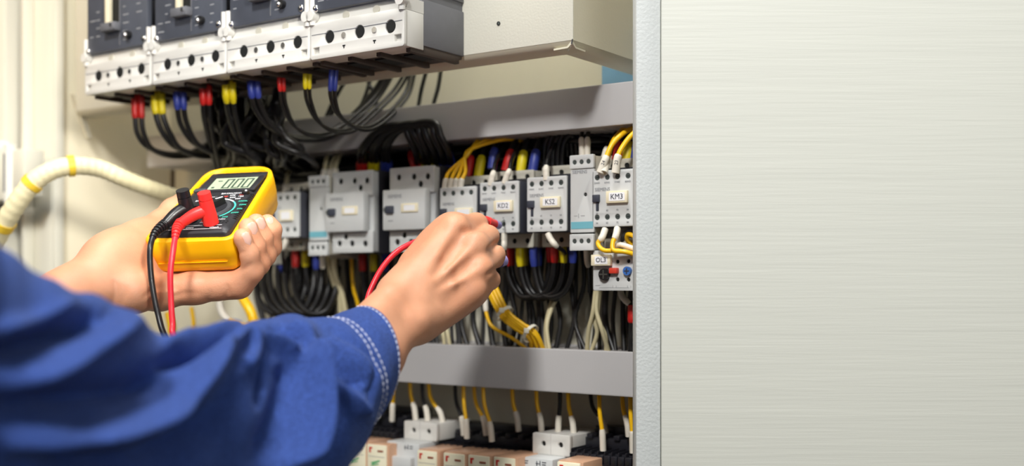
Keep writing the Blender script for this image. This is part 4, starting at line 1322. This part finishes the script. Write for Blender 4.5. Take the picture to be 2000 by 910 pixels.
# pale connector block seen low beside the meter, under the left contactor
cu, cz = ray(519, 492, -.07)
t = empty('connector_block', pt(cu - .006, 0, cz - .014), RZ, 'small pale connector block under the blurred left contactor', 'connector block')
MB().box(0, .012, -.07, -.01, 0, .026, .001).build('housing', 'device_beige', t)
for zz in (.007, .019): MB().cyl((.006, -.0705, zz), (.006, -.069, zz), .0022, n=12).build('terminal_screw', 'hole_dark', t)

# ------------------------------------------------------------------ bottom row: relay sockets, relays, small white breakers
def relay_socket(px0, px1, pyb, label, n):
    """black two-tier socket; pyb = lower edge of the front tier at px0"""
    u0, zb = ray(px0, pyb, -.070); u1, _ = ray(px1, pyb, -.070)
    W = u1 - u0
    t = empty('relay_socket', pt(u0, 0, zb), RZ, label, 'relay socket', 'black relay sockets in the bottom row')
    mb = MB(); mb.box(0, W, -.062, -.010, -.045, .0115, .0006); mb.box(0, W, -.070, -.060, -.0005, .002); mb.build('front_tier', 'base_black', t)
    mb = MB(); mb.box(0.0005, W - .0005, -.042, -.008, .010, .022, .0006); mb.box(.001, W - .001, -.024, -.008, .02, .031, .0006); mb.build('rear_tier', 'base_black', t)
    k = max(2, int(round(W / .0075))); d = W / k
    for q in range(k):
        x = (q + .5) * d
        mb = MB(); mb.box(x - d * .43, x + d * .43, -.0705, -.058, .0015, .0105, .0006)
        c_ = mb.build('terminal', 'base_black', t)
        MB().cyl((x, -.0709, .0058), (x, -.069, .0058), d * .24, n=10).build('terminal_hole', 'hole_dark', c_)
    mb = MB()
    for q in range(k + 1): mb.box(q * d - .0005, q * d + .0005, -.068, -.04, .010, .0140, .0003)
    for q in range(max(2, k // 2)): mb.box((q + .25) * 2 * d, (q + .25) * 2 * d + .006, -.045, -.030, .021, .0255, .0006)
    mb.build('terminal_divider', 'base_black', t)
    return t
relay_socket(684, 772, 856, 'black relay socket emerging from behind the blue sleeve', 0)
relay_socket(854, 1028, 892, 'long black relay socket between the two small white breakers', 0)
relay_socket(1112, 1262, 905, 'black relay socket in the bottom corner beside the white post', 0)


def mini_breaker(px0, px1, py0, py1, label):
    u0, zt = ray(px0, py0, -.070); u1, zb = ray(px1, py1, -.070)
    W = u1 - u0; H = zt - zb
    t = empty('miniature_breaker', pt(u0, 0, zb), RZ, label, 'miniature breaker', 'small white two pole breakers in the bottom row')
    MB().box(0.0003, W, -.066, -.01, 0.0, H - .0003, .001).build('housing', 'breaker_white', t)
    plate('terminal_cover', 0, W, 0, H, -.070, .005, [(W * f, H * .52, .0030) for f in (.29, .76)], 'breaker_white', t, rc=.0015)
    for f in (.29, .76): MB().cyl((W * f, -.0675, H * .52), (W * f, -.066, H * .52), .0029, n=14).build('terminal_hole', 'hole_dark', t)
    MB().box(W * .495, W * .505, -.0705, -.02, 0, H + .0002).build('pole_gap', 'duct_fin', t)
    b = MB().box(-.005, W - .0045, -.092, -.06, -.060, -.0005, .001).build('front_body', 'device_grey', t)
    mb = MB()
    for f in (-.03, .46):
        mb.box(W * f, W * f + .0006, -.0924, -.091, -.0075, -.0030); mb.box(W * f - .001, W * f + .003, -.0924, -.091, -.0055, -.0050); mb.box(W * f + .0035, W * f + .0042, -.0924, -.091, -.0070, -.0025)
        mb.box(W * f + .006, W * f + .0105, -.0924, -.091, -.0040, -.0034); mb.box(W * f + .006, W * f + .010, -.0924, -.091, -.0062, -.0056)
    mb.build('printed_mark', 'ink', t)
    MB().box(.001, W - .010, -.099, -.09, -.030, -.014, .0015).build('toggle', 'device_grey', t)
    return t
mini_breaker(790, 852, 822, 862, 'small white two pole breaker nearer the blue sleeve')
mini_breaker(1041, 1112, 845, 892, 'small white two pole breaker nearer the white post')


def plug_relay(px0, px1, py, label):
    u0, zt = ray(px0, py, -.105); u1, _ = ray(px1, py, -.105)
    W = u1 - u0
    t = empty('plug_in_relay', pt(u0, 0, zt), RZ, label, 'relay', 'cream fronted plug-in relays at the bottom edge')
    MB().box(.0003, W + .003, -.1035, -.062, -.05, .0008, .001).build('clear_case', 'relay_orange', t)
    f = MB().box(0, W, -.105, -.1025, -.05, -.0004, .0008).build('front_label', 'relay_cream', t)
    MB().box(W * .12, W * .2, -.1054, -.1045, -.0085, -.0030).build('red_mark', 'mark_red', f)
    MB().box(W * .2, W * .28, -.1054, -.1045, -.0045, -.0030).build('red_mark', 'mark_red', f)
    MB().box(W * .55, W * .85, -.1054, -.1045, -.0075, -.0055, .0003).build('brown_window', 'mark_brown', f)
    mb = MB(); mb.prism([(W * .2, -.0185), (W * .65, -.0155), (W * .7, -.0165), (W * .3, -.0205)], 'y', -.1053, -.1045); mb.prism([(W * .2, -.021), (W * .6, -.019), (W * .62, -.02), (W * .22, -.022)], 'y', -.1053, -.1045)
    mb.build('green_print', 'mark_green', f)
    MB().box(W * .08, W * .92, -.1052, -.1045, -.0126, -.0122).build('printed_line', 'faint_ink', f)
    return t
for a, b, y, lab in ((676, 713, 861, 'plug-in relay closest to the blue sleeve, first of the left pair'), (717, 754, 866, 'plug-in relay second of the left pair, left of a white breaker'),
                     (815, 852, 878, 'plug-in relay just below the left white breaker'), (866, 906, 883, 'plug-in relay second from the left white breaker'),
                     (914, 955, 887, 'plug-in relay third from the left white breaker'), (964, 1005, 891, 'plug-in relay just left of the right white breaker'),
                     (1088, 1132, 900, 'plug-in relay just right of the right white breaker')):
    plug_relay(a, b, y, lab)

# ------------------------------------------------------------------ cables
def PP(*q): return [P(a, b, c) for a, b, c in q]

# paired black cables with coloured boots under the breakers
bc = {'r': 'boot_red', 'y': 'boot_yellow', 'b': 'boot_blue'}
bn = {'r': 'red', 'y': 'yellow', 'b': 'blue'}
under = [
    ('r', .0028, .029, 'far left', [(269, 178, -.2), (270, 225, -.2), (275, 262, -.195), (295, 288, -.18), (340, 301, -.15), (392, 292, -.11), (432, 258, -.08), (448, 200, -.06), (452, 120, -.06)]),
    ('y', .0030, .029, 'second from the left', [(308, 170, -.2), (311, 222, -.2), (326, 262, -.19), (352, 289, -.17), (405, 301, -.13), (455, 282, -.09), (480, 232, -.06), (488, 130, -.05)]),
    ('b', .0028, .026, 'third from the left', [(351, 165, -.2), (352, 205, -.2), (360, 245, -.19), (385, 280, -.17), (430, 296, -.13), (486, 285, -.09), (520, 230, -.06), (530, 120, -.05)]),
    ('r', .0026, .026, 'fourth from the left', [(401, 155, -.2), (402, 195, -.2), (404, 230, -.19), (413, 275, -.16), (424, 320, -.12), (436, 370, -.08)]),
    ('y', .0029, .028, 'fifth from the left', [(447, 148, -.2), (448, 190, -.2), (456, 235, -.18), (474, 280, -.15), (505, 318, -.11), (545, 340, -.08)]),
    ('b', .0028, .025, 'sixth from the left', [(495, 142, -.2), (497, 180, -.2), (506, 215, -.19), (535, 250, -.17), (585, 268, -.14), (640, 262, -.10), (690, 228, -.07), (740, 172, -.05), (765, 120, -.05)]),
    ('r', .0017, .020, 'third from the right', [(549, 138, -.2), (550, 170, -.2), (556, 208, -.19), (575, 243, -.17), (612, 262, -.15), (655, 255, -.12), (700, 222, -.09), (742, 180, -.06), (775, 120, -.05)]),
    ('y', .0018, .021, 'second from the right', [(601, 130, -.2), (600, 167, -.2), (604, 200, -.19), (622, 235, -.17), (655, 254, -.15), (692, 248, -.12), (735, 212, -.09), (775, 172, -.06), (806, 120, -.05)]),
    ('b', .0019, .026, 'rightmost', [(653, 122, -.2), (650, 165, -.2), (650, 190, -.195), (662, 222, -.18), (695, 246, -.15), (728, 245, -.12), (764, 218, -.09), (796, 178, -.06), (810, 120, -.05)]),
]
for c, r, bl, where, pts in under:
    for s in (0, 1):
        dx = (-1 if s == 0 else 1) * r * FPX / 1.1 * 1.1
        q = [(a + dx * (1 if k < 3 else .8), b + (s * 5 if k > 2 else 0), w + s * .004) for k, (a, b, w) in enumerate(pts)]
        cable('power_cable', '%s black cable of the %s pair with %s boots under the breakers' % ('left' if s == 0 else 'right', where, bn[c]), 'cable', PP(*q), r, 'cable_black',
              'black cables with coloured boots under the breakers', (bc[c], bl, 1.30))

# thin black cables rising behind the steel box, seen against the bright back plate
for k, pts in enumerate([
    [(700, 130, -.05), (722, 165, -.05), (735, 205, -.05), (720, 262, -.05)],
    [(725, 120, -.045), (722, 160, -.05), (700, 215, -.06), (655, 262, -.07)],
    [(838, 105, -.04), (832, 140, -.035), (822, 180, -.03), (812, 240, -.03)],
    [(862, 130, -.03), (856, 170, -.03), (845, 212, -.03), (840, 260, -.03)],
    [(690, 130, -.07), (650, 200, -.075), (618, 262, -.075), (560, 300, -.08)],
    [(640, 130, -.06), (655, 190, -.07), (640, 240, -.07), (600, 290, -.08)]]):
    cable('thin_cable', 'thin black cable behind the steel box, %s' % ['crossing towards the right', 'sloping down to the left', 'against the bright plate, second from its right end', 'against the bright plate, the one furthest right', 'long and slanting far down left', 'short and bowed'][k], 'cable', PP(*pts), .0022, group='thin black cables behind the steel box')

# tangle in the dark corner under the breakers
rnd = random.Random(5)
for k in range(30):
    x0 = 405 + rnd.random() * 150; w0 = -.10 - rnd.random() * .06
    y0 = 190 + rnd.random() * 60
    pts = [(x0, y0 - 70, w0 + .05), (x0 + rnd.uniform(-20, 20), y0, w0), (x0 + rnd.uniform(-25, 45), y0 + 55, w0), (x0 + rnd.uniform(-10, 60), min(y0 + 85, 318), w0 + .03), (x0 + rnd.uniform(-20, 80), min(y0 + 115, 335), -.03)]
    cable('tangled_cable', 'black cable in the dark tangle above and behind the multimeter', 'cable', PP(*pts), rnd.uniform(.0028, .0044), group='black cables tangled in the dark corner')

# black cables massed behind the contactors, partly added to darken the pale plate
for k in range(30):
    za = 265 + rnd.random() * 70
    pts = []
    for x in range(430, 1260, 90):
        pts.append((x, za + (480 - x * .4) * .10 + rnd.uniform(-9, 9), -.008 - rnd.random() * .035))
    cable('bundled_cable', 'black cable in the shaded bundle running along above the contactors', 'cable', PP(*pts), rnd.uniform(.0026, .004), group='black cables bundled above the contactors', samples=5, n=8)

# hanging black cables down to the lower trunking, extra ones added to darken the space
for k in range(54):
    x = 500 + k * 13.8 + rnd.uniform(-7, 7)
    yt = 505 if x > 900 else 520
    pts = [(x, yt - 30, -.03 - rnd.random() * .02), (x + rnd.uniform(-8, 8), yt + 50, -.03), (x + rnd.uniform(-14, 14), yt + 120, -.03), (x + rnd.uniform(-10, 10), yt + 185, -.035)]
    cable('hanging_cable', 'black cable hanging down into the lower trunking from the contactors', 'cable', PP(*pts), rnd.uniform(.0018, .0032), group='black cables hanging into the lower trunking', samples=5, n=8)

# booted cables above the devices; arches join the two motor breakers
def booted(px, py, w, c, rest, label, r=.0034, bl=.018, f=1.45, grp='black cables with coloured boots above the contactors'):
    cable('control_cable', label, 'cable', PP((px, py, w), *rest), r, 'cable_black', grp, (bc[c], bl, f))

for k, (c, x) in enumerate((('r', 704), ('y', 727), ('b', 751))):
    for s in (0, 1):
        xx = x + s * 7
        tx = (816, 838, 866)[k] + s * 14
        booted(xx, 338, -.052, c, [(xx, 318, -.060), (xx + 2, 292 - k * 6, -.085), (xx + 34, 257 - k * 2 - s * 6, -.094), (xx + 82 + k * 3, 250 - k * 3 - s * 5, -.094), (tx - 18, 268, -.092), (tx - 4, 298, -.080), (tx, 318, -.062)],
               'arched black cable joining the two motor breakers, %s %s boot' % ('left' if s == 0 else 'right', bn[c]))
tops = [('r', 812, 330, 'left'), ('r', 824, 330, 'right'), ('y', 833, 328, 'left'), ('y', 852, 328, 'right'), ('b', 868, 330, 'left'), ('b', 884, 332, 'right')]
for c, x, y, s in tops:
    booted(x, y, -.058, c, [(x - 4, y - 16, -.058), (x - 8, y - 34, -.056), (x - 4, y - 60, -.05), (x + 12, y - 90, -.03)], 'black cable entering the right motor breaker, %s %s boot' % (s, bn[c]), bl=.020)
for c, x, y, x2, nm in (('r', 913, 345, 920, 'red boot, just right of the yellow wires'), ('y', 934, 345, 942, 'yellow boot, above the contactor half hidden by the hand'), ('b', 961, 330, 967, 'blue boot, above the gap left of contactor KD2'),
                        ('r', 988, 334, 1000, 'red boot, over contactor KD2'), ('y', 1016, 337, 1024, 'yellow boot, over contactor KD2'), ('b', 1040, 335, 1048, 'blue boot, over contactor KS2'),
                        ('r', 1203, 322, 1212, 'red boot, over contactor KM3'), ('y', 1222, 322, 1231, 'yellow boot, over contactor KM3'), ('b', 1240, 320, 1246, 'blue boot, over contactor KM3')):
    booted(x, y, -.058, c, [((x + x2) / 2, y - 22, -.056), (x2, y - 42, -.052), (x2 + 8, y - 62, -.04), (x2 + 30, y - 80, -.015)], 'black cable with a ' + nm, bl=.021)
# black loops over KS2
for k in range(5):
    x = 1066 + k * 9
    cable('looped_cable', 'black loop arching above contactor KS2, %s' % ['the leftmost of the loops', 'second loop from the left', 'middle one of the loops', 'second loop from the right', 'the rightmost, next to the slim timer'][k], 'cable',
          PP((x, 345, -.045), (x - 4, 318, -.045), (x - 2, 285, -.045), (x + 8, 266 - (k % 2) * 4, -.045), (x + 20, 270, -.04), (x + 24, 300, -.035), (x + 22, 345, -.03)), .0026, group='black loops above contactor KS2')

# boots and loops under the devices
def under_boot(px, py, w, c, rest, label, r=.0030, bl=.020):
    cable('control_cable', label, 'cable', PP((px, py, w), *rest), r, 'cable_black', 'black cables with coloured boots under the contactors', (bc[c], bl, 1.4))
for c, x, y, nm in (('y', 522, 498, 'yellow boot, first past the left hand'), ('b', 545, 499, 'blue boot, second past the left hand'), ('r', 577, 488, 'red boot, below the blurred left contactor'), ('y', 597, 487, 'yellow boot, below the blurred left contactor'), ('b', 618, 492, 'blue boot, below the left slim timer'),
                    ('r', 708, 494, 'red boot, under the left motor breaker'), ('y', 730, 494, 'yellow boot, under the left motor breaker'), ('b', 752, 494, 'blue boot, under the left motor breaker')):
    under_boot(x, y, -.05, c, [(x, y + 22, -.05), (x + 1, y + 50, -.05), (x + 8, y + 90, -.045), (x + 26, y + 125, -.035), (x + 30, y + 175, -.03)], 'black cable with a ' + nm)
# reversing loops between KD2 and KS2
for k, (c, xa, xb) in enumerate((('r', 992, 1080), ('y', 1018, 1098), ('b', 1045, 1116))):
    for s in (0, 1):
        a, b = xa - 3 + s * 9, xb + 2 - s * 8
        cable('reversing_cable', '%s black loop with %s boots under contactors KD2 and KS2' % ('front' if s == 0 else 'rear', bn[c]), 'cable',
              PP((a, 478, -.058 + s * .012), (a, 500, -.058 + s * .012), (a + 3, 535, -.056 + s * .01), (a + 14, 562 + k * 4, -.054 + s * .01), (a + 33, 580 + s * 4, -.054 + s * .01), (b - 18, 572, -.054 + s * .01), (b - 4, 548, -.056 + s * .01), (b + 1, 512, -.058 + s * .01), (b - 1, 480, -.058 + s * .01), (b - 2, 464, -.058 + s * .01)), .0029, 'cable_black', 'black loops between contactors KD2 and KS2',
              (bc[c], .021, 1.35), tip=(bc[c], .024, 1.35, 'boot'))
# wide dark loops low behind the left hand
for k in range(6):
    x = 500 + k * 15
    cable('looped_cable', 'dark loop of cable in the shade behind the left hand and blue sleeve', 'cable', PP((x, 500, -.04), (x - 3, 545, -.06), (x + 8, 588, -.075), (x + 32, 612, -.075), (x + 62, 606, -.065), (x + 80, 570, -.05), (x + 86, 520, -.04)), .0034, group='dark loops behind the left hand')

# ------------------------------------------------------------------ yellow, cream and marked wires
def wire(label, pts, m='wire_yellow', r=.0016, fer=None, grp=None, cat='wire', mark=None):
    o = cable('wire', label, cat, PP(*pts), r, m, grp, (('ferrule', fer, 1.5) if fer else None), boot_name='ferrule', n=8)
    if mark:
        c0, c1 = P(*pts[0]), P(*pts[1])
        x_ = (c1 - c0).normalized(); c = c0 + x_ * fer * .55
        z_ = Vector((-.25, -1, 0)); z_ = (z_ - x_ * z_.dot(x_)).normalized(); y_ = z_.cross(x_)
        c = c + z_ * (r * 1.5 + .0001)
        M = Matrix(((x_.x, y_.x, z_.x, c.x), (x_.y, y_.y, z_.y, c.y), (x_.z, y_.z, z_.z, c.z), (0, 0, 0, 1)))
        text_mesh('lettering', mark, .0042, M, 'ink', o.children[0])
    return o

G = 'yellow wires with white marker sleeves above the contactors'
for k, (x, tx, ty) in enumerate(((872, 942, 268), (883, 955, 272), (893, 968, 266), (903, 985, 272))):
    wire('yellow wire fanning from the half hidden contactor, %s' % ['the one furthest left', 'second from the left', 'second from the right', 'the one furthest right'][k], [(x - 4, 374, -.086), (x - 1, 352, -.086), (x + 6, 335, -.082), (908, 308, -.076), (922, 290, -.07), (tx, ty, -.055), (tx + 40, ty - 4 + k * 3, -.03)], r=.0020, fer=.0125, grp=G)
for k, (x, pts) in enumerate(((1172, [(1183, 310, -.09), (1196, 282, -.085), (1218, 260, -.075), (1242, 248, -.06), (1270, 240, -.05)]), (1179, [(1189, 300, -.08), (1200, 272, -.07), (1222, 248, -.05), (1240, 236, -.03)]), (1202, [(1207, 306, -.092), (1218, 284, -.088), (1236, 262, -.08), (1262, 244, -.07)]))):
    wire('thick yellow wire over contactor KM3, %s' % ['front one of the left pair', 'rear one of the left pair', 'the one nearest the white post'][k], [(x, 338, -.093)] + pts, r=.0024, fer=.0165, grp=G, mark=('24', None, '23')[k])
for k, (x, y, dx) in enumerate(((1137, 300, -1), (1147, 300, 1), (1176, 318, 12))):
    wire('white marker sleeve on a wire above the right slim timer, %s' % ['left of two', 'right of two', 'the leaning one'][k], [(x, y + 4, -.06), (x + dx * .5, y - 18, -.06), (x + dx, y - 36, -.055), (x + dx * 2 + 6, y - 62, -.03)], 'cable_black', .0020, .017, 'marker sleeves above the right slim timer')
for k, (x, y, dx) in enumerate(((985, 358, 10), (1067, 352, 0), (958, 362, 6))):
    wire('white marker sleeve standing on %s' % ['contactor KD2', 'contactor KS2', 'the gap left of contactor KD2'][k], [(x, y, -.088), (x + dx * .5, y - 14, -.088), (x + dx, y - 26, -.086), (x + dx + 6, y - 50, -.07), (x + dx + 20, y - 75, -.04)], 'cable_black', .0020, .014, 'marker sleeves on the contactors')
for k, (x, y, dx) in enumerate(((632, 348, 4), (641, 348, 8), (650, 346, 8), (557, 376, 4))):
    wire('pale blurred wire end above the left devices, %s' % ['first over the slim timer', 'second over the slim timer', 'third over the slim timer', 'over the leftmost contactor'][k], [(x, y + 4, -.06), (x + dx * .5, y - 12, -.06), (x + dx, y - 30, -.055), (x + dx * 3, y - 60, -.03)], 'wire_cream', .0026, .012, 'pale wire ends above the left devices')

# bundle of yellow wires dropping to the lower trunking, held by two ties
for k in range(7):
    ox, oy = (k % 3 - 1) * 7, (k // 3 - 1) * 5
    wire('yellow wire of the tied bundle below the right hand', [(952 + ox, 540 + oy, -.062), (968 + ox, 580 + oy, -.066), (988 + ox * .9, 616 + oy, -.068), (1015 + ox * .9, 638 + oy, -.068), (1040 + ox * .9, 655 + oy, -.064), (1052 + ox * 1.8, 690, -.05)], r=.0022, grp='yellow wires of the tied bundle')
def tie(px, py, w, dx, dy, label):
    c = P(px, py, w); ax = (P(px + dx, py + dy, w) - c).normalized()
    t = empty('cable_tie', c, 0, label, 'cable tie', 'white ties around the yellow bundle')
    a = ax.orthogonal().normalized(); b = ax.cross(a)
    pts = [(a * math.cos(t_) + b * math.sin(t_)) * .0088 for t_ in [2 * math.pi * q / 24 for q in range(25)]]
    V, F = [], []
    for p in pts:
        for s1, s2 in ((-1, 0), (1, 0), (1, 1), (-1, 1)): V.append(p * (1 + s2 * .09) + ax * s1 * .0016)
    for q in range(24):
        for e in range(4): F.append((q * 4 + e, q * 4 + (e + 1) % 4, q * 4 + 4 + (e + 1) % 4, q * 4 + 4 + e))
    MB().poly(V, F).build('strap', 'tie_white', t)
    hd = Vector((0, -1, 0)); hd = (hd - ax * hd.dot(ax)).normalized()
    MB().box(-.0024, .0024, -.003, .003, -.0024, .0024, .0005).build('tie_head', 'tie_white', t).location = hd * .0104
tie(985, 612, -.068, 26, 34, 'white cable tie around the yellow bundle, the upper one near the hand')
tie(1036, 651, -.066, 26, 20, 'white cable tie around the yellow bundle, the lower one near the trunking')
wire('single yellow wire sagging left of the tied bundle', [(948, 585, -.06), (950, 612, -.062), (962, 638, -.062), (1000, 660, -.06), (1040, 690, -.045)], r=.0019, fer=.012)

G = 'cream wires dropping into the lower trunking'
for k, pts in enumerate([
    [(1163, 568, -.06), (1158, 610, -.06), (1150, 645, -.055), (1146, 690, -.045)], [(1168, 568, -.06), (1165, 605, -.062), (1176, 645, -.06), (1190, 690, -.045)], [(1163, 570, -.055), (1160, 620, -.055), (1166, 650, -.05), (1154, 690, -.045)], [(1171, 568, -.058), (1168, 620, -.058), (1182, 655, -.055), (1184, 690, -.045)],
    [(1092, 572, -.04), (1076, 606, -.045), (1068, 640, -.05), (1074, 690, -.05)], [(1085, 560, -.035), (1073, 605, -.042), (1066, 640, -.046), (1068, 690, -.046)],
    [(860, 640, -.05), (866, 655, -.05), (870, 690, -.045)], [(872, 640, -.05), (876, 660, -.05), (882, 690, -.045)],
    [(652, 492, -.05), (655, 540, -.05), (668, 575, -.045), (680, 640, -.04)], [(640, 492, -.05), (648, 540, -.05), (662, 580, -.045), (668, 640, -.04)]]):
    wire('cream wire, ' + ['leftmost strand under the overload relay', 'rightmost strand under the overload relay', 'second strand from the left under the overload relay', 'third strand from the left under the overload relay', 'front strand right of the yellow bundle', 'rear strand right of the yellow bundle', 'left one under the right wrist', 'right one under the right wrist', 'front one falling below the left slim timer', 'rear one falling below the left slim timer'][k], pts, 'wire_cream', .0021 if k < 8 else .0032, grp=G)
# short white markers hanging below devices
for k, (pts, m) in enumerate([([(1070, 456, -.088), (1076, 468, -.088), (1086, 480, -.086), (1100, 490, -.07), (1106, 505, -.04)], 'cable_black'), ([(1146, 488, -.06), (1147, 508, -.06), (1150, 528, -.055), (1152, 570, -.03)], 'cable_black'),
                              ([(985, 455, -.087), (985, 470, -.087), (985, 490, -.085), (988, 530, -.05)], 'cable_black'), ([(1212, 568, -.06), (1216, 580, -.06), (1232, 596, -.06), (1240, 600, -.05)], 'cable_black'), ([(560, 462, -.085), (556, 478, -.085), (552, 494, -.08), (556, 540, -.05)], 'cable_black'), ([(630, 498, -.06), (630, 515, -.06), (631, 535, -.06), (634, 590, -.04)], 'cable_black')]):
    wire('white marker sleeve hanging ' + ['slanting below contactor KS2', 'below the right slim timer', 'below contactor KD2', 'slanting below the overload relay', 'below the blurred left contactor', 'below the left slim timer'][k], pts, m, .0020, .016, 'marker sleeves hanging below the devices')
cable('control_cable', 'black cable with a red boot low beside the white post', 'cable', PP((1235, 596, -.06), (1234, 640, -.06), (1232, 690, -.05)), .0030, 'cable_black', None, (bc['r'], .016, 1.4))
# yellow wires bending right below contactor KM3
for k, pts in enumerate([[(1182, 448, -.088), (1176, 464, -.094), (1168, 476, -.096), (1180, 489, -.098), (1210, 490, -.096), (1250, 499, -.09)], [(1206, 446, -.088), (1203, 460, -.094), (1197, 474, -.098), (1199, 489, -.1), (1222, 492, -.098), (1252, 501, -.09)], [(1262, 478, -.08), (1240, 462, -.084), (1226, 458, -.084), (1226, 470, -.08), (1240, 482, -.075)]]):
    wire('yellow wire bending right below contactor KM3, ' + ['the left one', 'the middle one', 'the curled one by the post'][k], pts, r=.0021, fer=.013 if k < 2 else None, grp='yellow wires below contactor KM3')
for k, pts in enumerate([[(1200, 484, -.09), (1212, 478, -.092), (1240, 486, -.09), (1262, 490, -.085)], [(1214, 450, -.07), (1214, 466, -.075), (1216, 480, -.07), (1222, 500, -.05)]]):
    wire('white wire below contactor KM3, ' + ['lying across to the right', 'the short upright one'][k], pts, 'ferrule', .0024)
cable('control_cable', 'grey cable curving over the curled yellow wire by the white post', 'cable', PP((1215, 470, -.075), (1222, 455, -.08), (1236, 450, -.08), (1262, 454, -.075)), .0022, 'side_grey')

# yellow wires seen low behind the left hand
for k, pts in enumerate([[(462, 560, -.11), (476, 585, -.115), (492, 615, -.115), (500, 660, -.11)], [(374, 600, -.12), (378, 640, -.12), (366, 690, -.12)], [(330, 610, -.14), (336, 650, -.14), (330, 700, -.14)], [(686, 500, -.045), (690, 560, -.045), (700, 600, -.04), (704, 660, -.04)], [(428, 590, -.12), (436, 615, -.12), (462, 632, -.115), (510, 640, -.1)]]):
    wire('yellow wire behind the left hand, ' + ['the thick one right of the palm', 'thin one left under the palm', 'the one beside the hanging red lead', 'hanging straight below the left motor breaker', 'curling one with a pale end under the palm'][k], pts, r=(.0058, .0024, .0052, .0020, .0028)[k], fer=(None, None, None, None, .026)[k], grp='yellow wires low behind the left hand')

# wires falling from the lower trunking to the relay sockets
G = 'marked wires above the relay sockets'
drops = [(769, 745, 766, 822, 'y', -.05), (800, 745, 812, 822, 'y', -.05), (824, 752, 836, 828, 'k', -.05), (836, 752, 866, 830, 'y', -.05), (888, 752, 906, 850, 'k', -.045), (905, 754, 912, 856, 'y', -.062), (925, 755, 950, 850, 'y', -.05), (943, 755, 961, 862, 'y', -.062), (1000, 760, 1013, 842, 'y', -.04), (1047, 762, 1058, 845, 'y', -.045), (1094, 765, 1090, 850, 'k', -.045), (1109, 766, 1121, 852, 'y', -.045),
         (1152, 768, 1184, 850, 'k', -.03), (1170, 768, 1178, 880, 'y', -.062), (1215, 772, 1228, 852, 'y', -.05), (1231, 772, 1236, 884, 'y', -.062), (735, 745, 738, 815, 'y', -.05), (715, 745, 726, 820, 'k', -.05)]
names = ['first right of the sleeve tip', 'second right of the sleeve', 'over the left white breaker, left', 'over the left white breaker, right', 'first over the long socket', 'second over the long socket', 'third over the long socket', 'fourth over the long socket', 'last over the long socket', 'over the right white breaker, left', 'over the right white breaker, middle', 'over the right white breaker, right', 'first over the corner socket', 'second over the corner socket', 'third over the corner socket', 'last one, against the white post', 'half hidden by the sleeve, right', 'half hidden by the sleeve, left']
for k, (xa, ya, xb, yb, c, w) in enumerate(drops):
    w_ = wire('%s wire with white marker sleeve, %s' % ('yellow' if c == 'y' else 'black', names[k]), [(xb, yb, w), (xb - (xb - xa) * .22, yb - (yb - ya) * .33, w - .002), (xa + (xb - xa) * .15, ya + (yb - ya) * .3, w - .002), (xa, ya - 25, w)], 'wire_yellow' if c == 'y' else 'cable_black', .0020, .020, G)

# ------------------------------------------------------------------ spiral-wrapped yellow conduit and latch at the left edge
cp = [(-60, 560, -.30), (-10, 470, -.30), (28, 405, -.30), (70, 352, -.29), (125, 326, -.27), (190, 328, -.24), (250, 352, -.21), (310, 374, -.17), (365, 392, -.10), (420, 410, -.04)]
cd = catmull(PP(*cp), 16)
V, F = tube_geo(None, .0105, 24, dense=cd, radii=lambda t: .0105 - .0022 * t + .0003 * math.sin(t * 260))
me = bpy.data.meshes.new('spiral_conduit'); me.from_pydata([tuple(v) for v in V], [], F); smooth(me, 60)
con = link('spiral_conduit', me, None, 'conduit'); tag(con, 'yellowish spiral wrapped conduit arching in from the left edge behind the left hand', 'conduit')
for a in (22, 44, 66):
    bd = cd[a:a + 4]
    V, F = tube_geo(None, .0112, 24, dense=bd)
    me = bpy.data.meshes.new('yellow_band'); me.from_pydata([tuple(v) for v in V], [], F); smooth(me, 60)
    link('yellow_band', me, con, 'conduit_band')

# hinge block on the neighbouring frame at the left edge
t = empty('hinge_block', P(20, 395, -.20), RZ, 'pale hinge block low on the frame at the left edge, above the conduit', 'hinge')
MB().box(-.045, .018, -.020, .012, 0, .062, .004).build('hinge_leaf', 'cream_paint', t)
MB().box(.022, .052, -.014, .012, .004, .060, .003).build('hinge_leaf', 'cream_paint', t)
MB().cyl((.020, -.012, -.002), (.020, -.012, .066), .0075, n=20).build('knuckle', 'white_paint', t)
MB().cyl((-.012, -.022, .064), (-.012, .002, .064), .010, n=20).build('screw_cap', 'white_paint', t)
MB().cyl((.020, -.0195, .01), (.020, -.0195, .055), .0012, n=8).build('hinge_gap', 'side_grey', t)

# pale plate with dark edge in the back corner of the cabinet, above the conduit's end
u_, z_ = ray(335, 372, -.02)
t = empty('corner_bracket', pt(u_, -.001, z_), RZ, 'pale bracket plate in the back left corner of the cabinet above the meter', 'bracket')
MB().box(0, .075, -.014, 0, 0, .045, .001).build('bracket_plate', 'device_beige', t)
MB().box(-.012, 0, -.012, 0, -.01, .028, .001).build('dark_edge', 'underside', t)
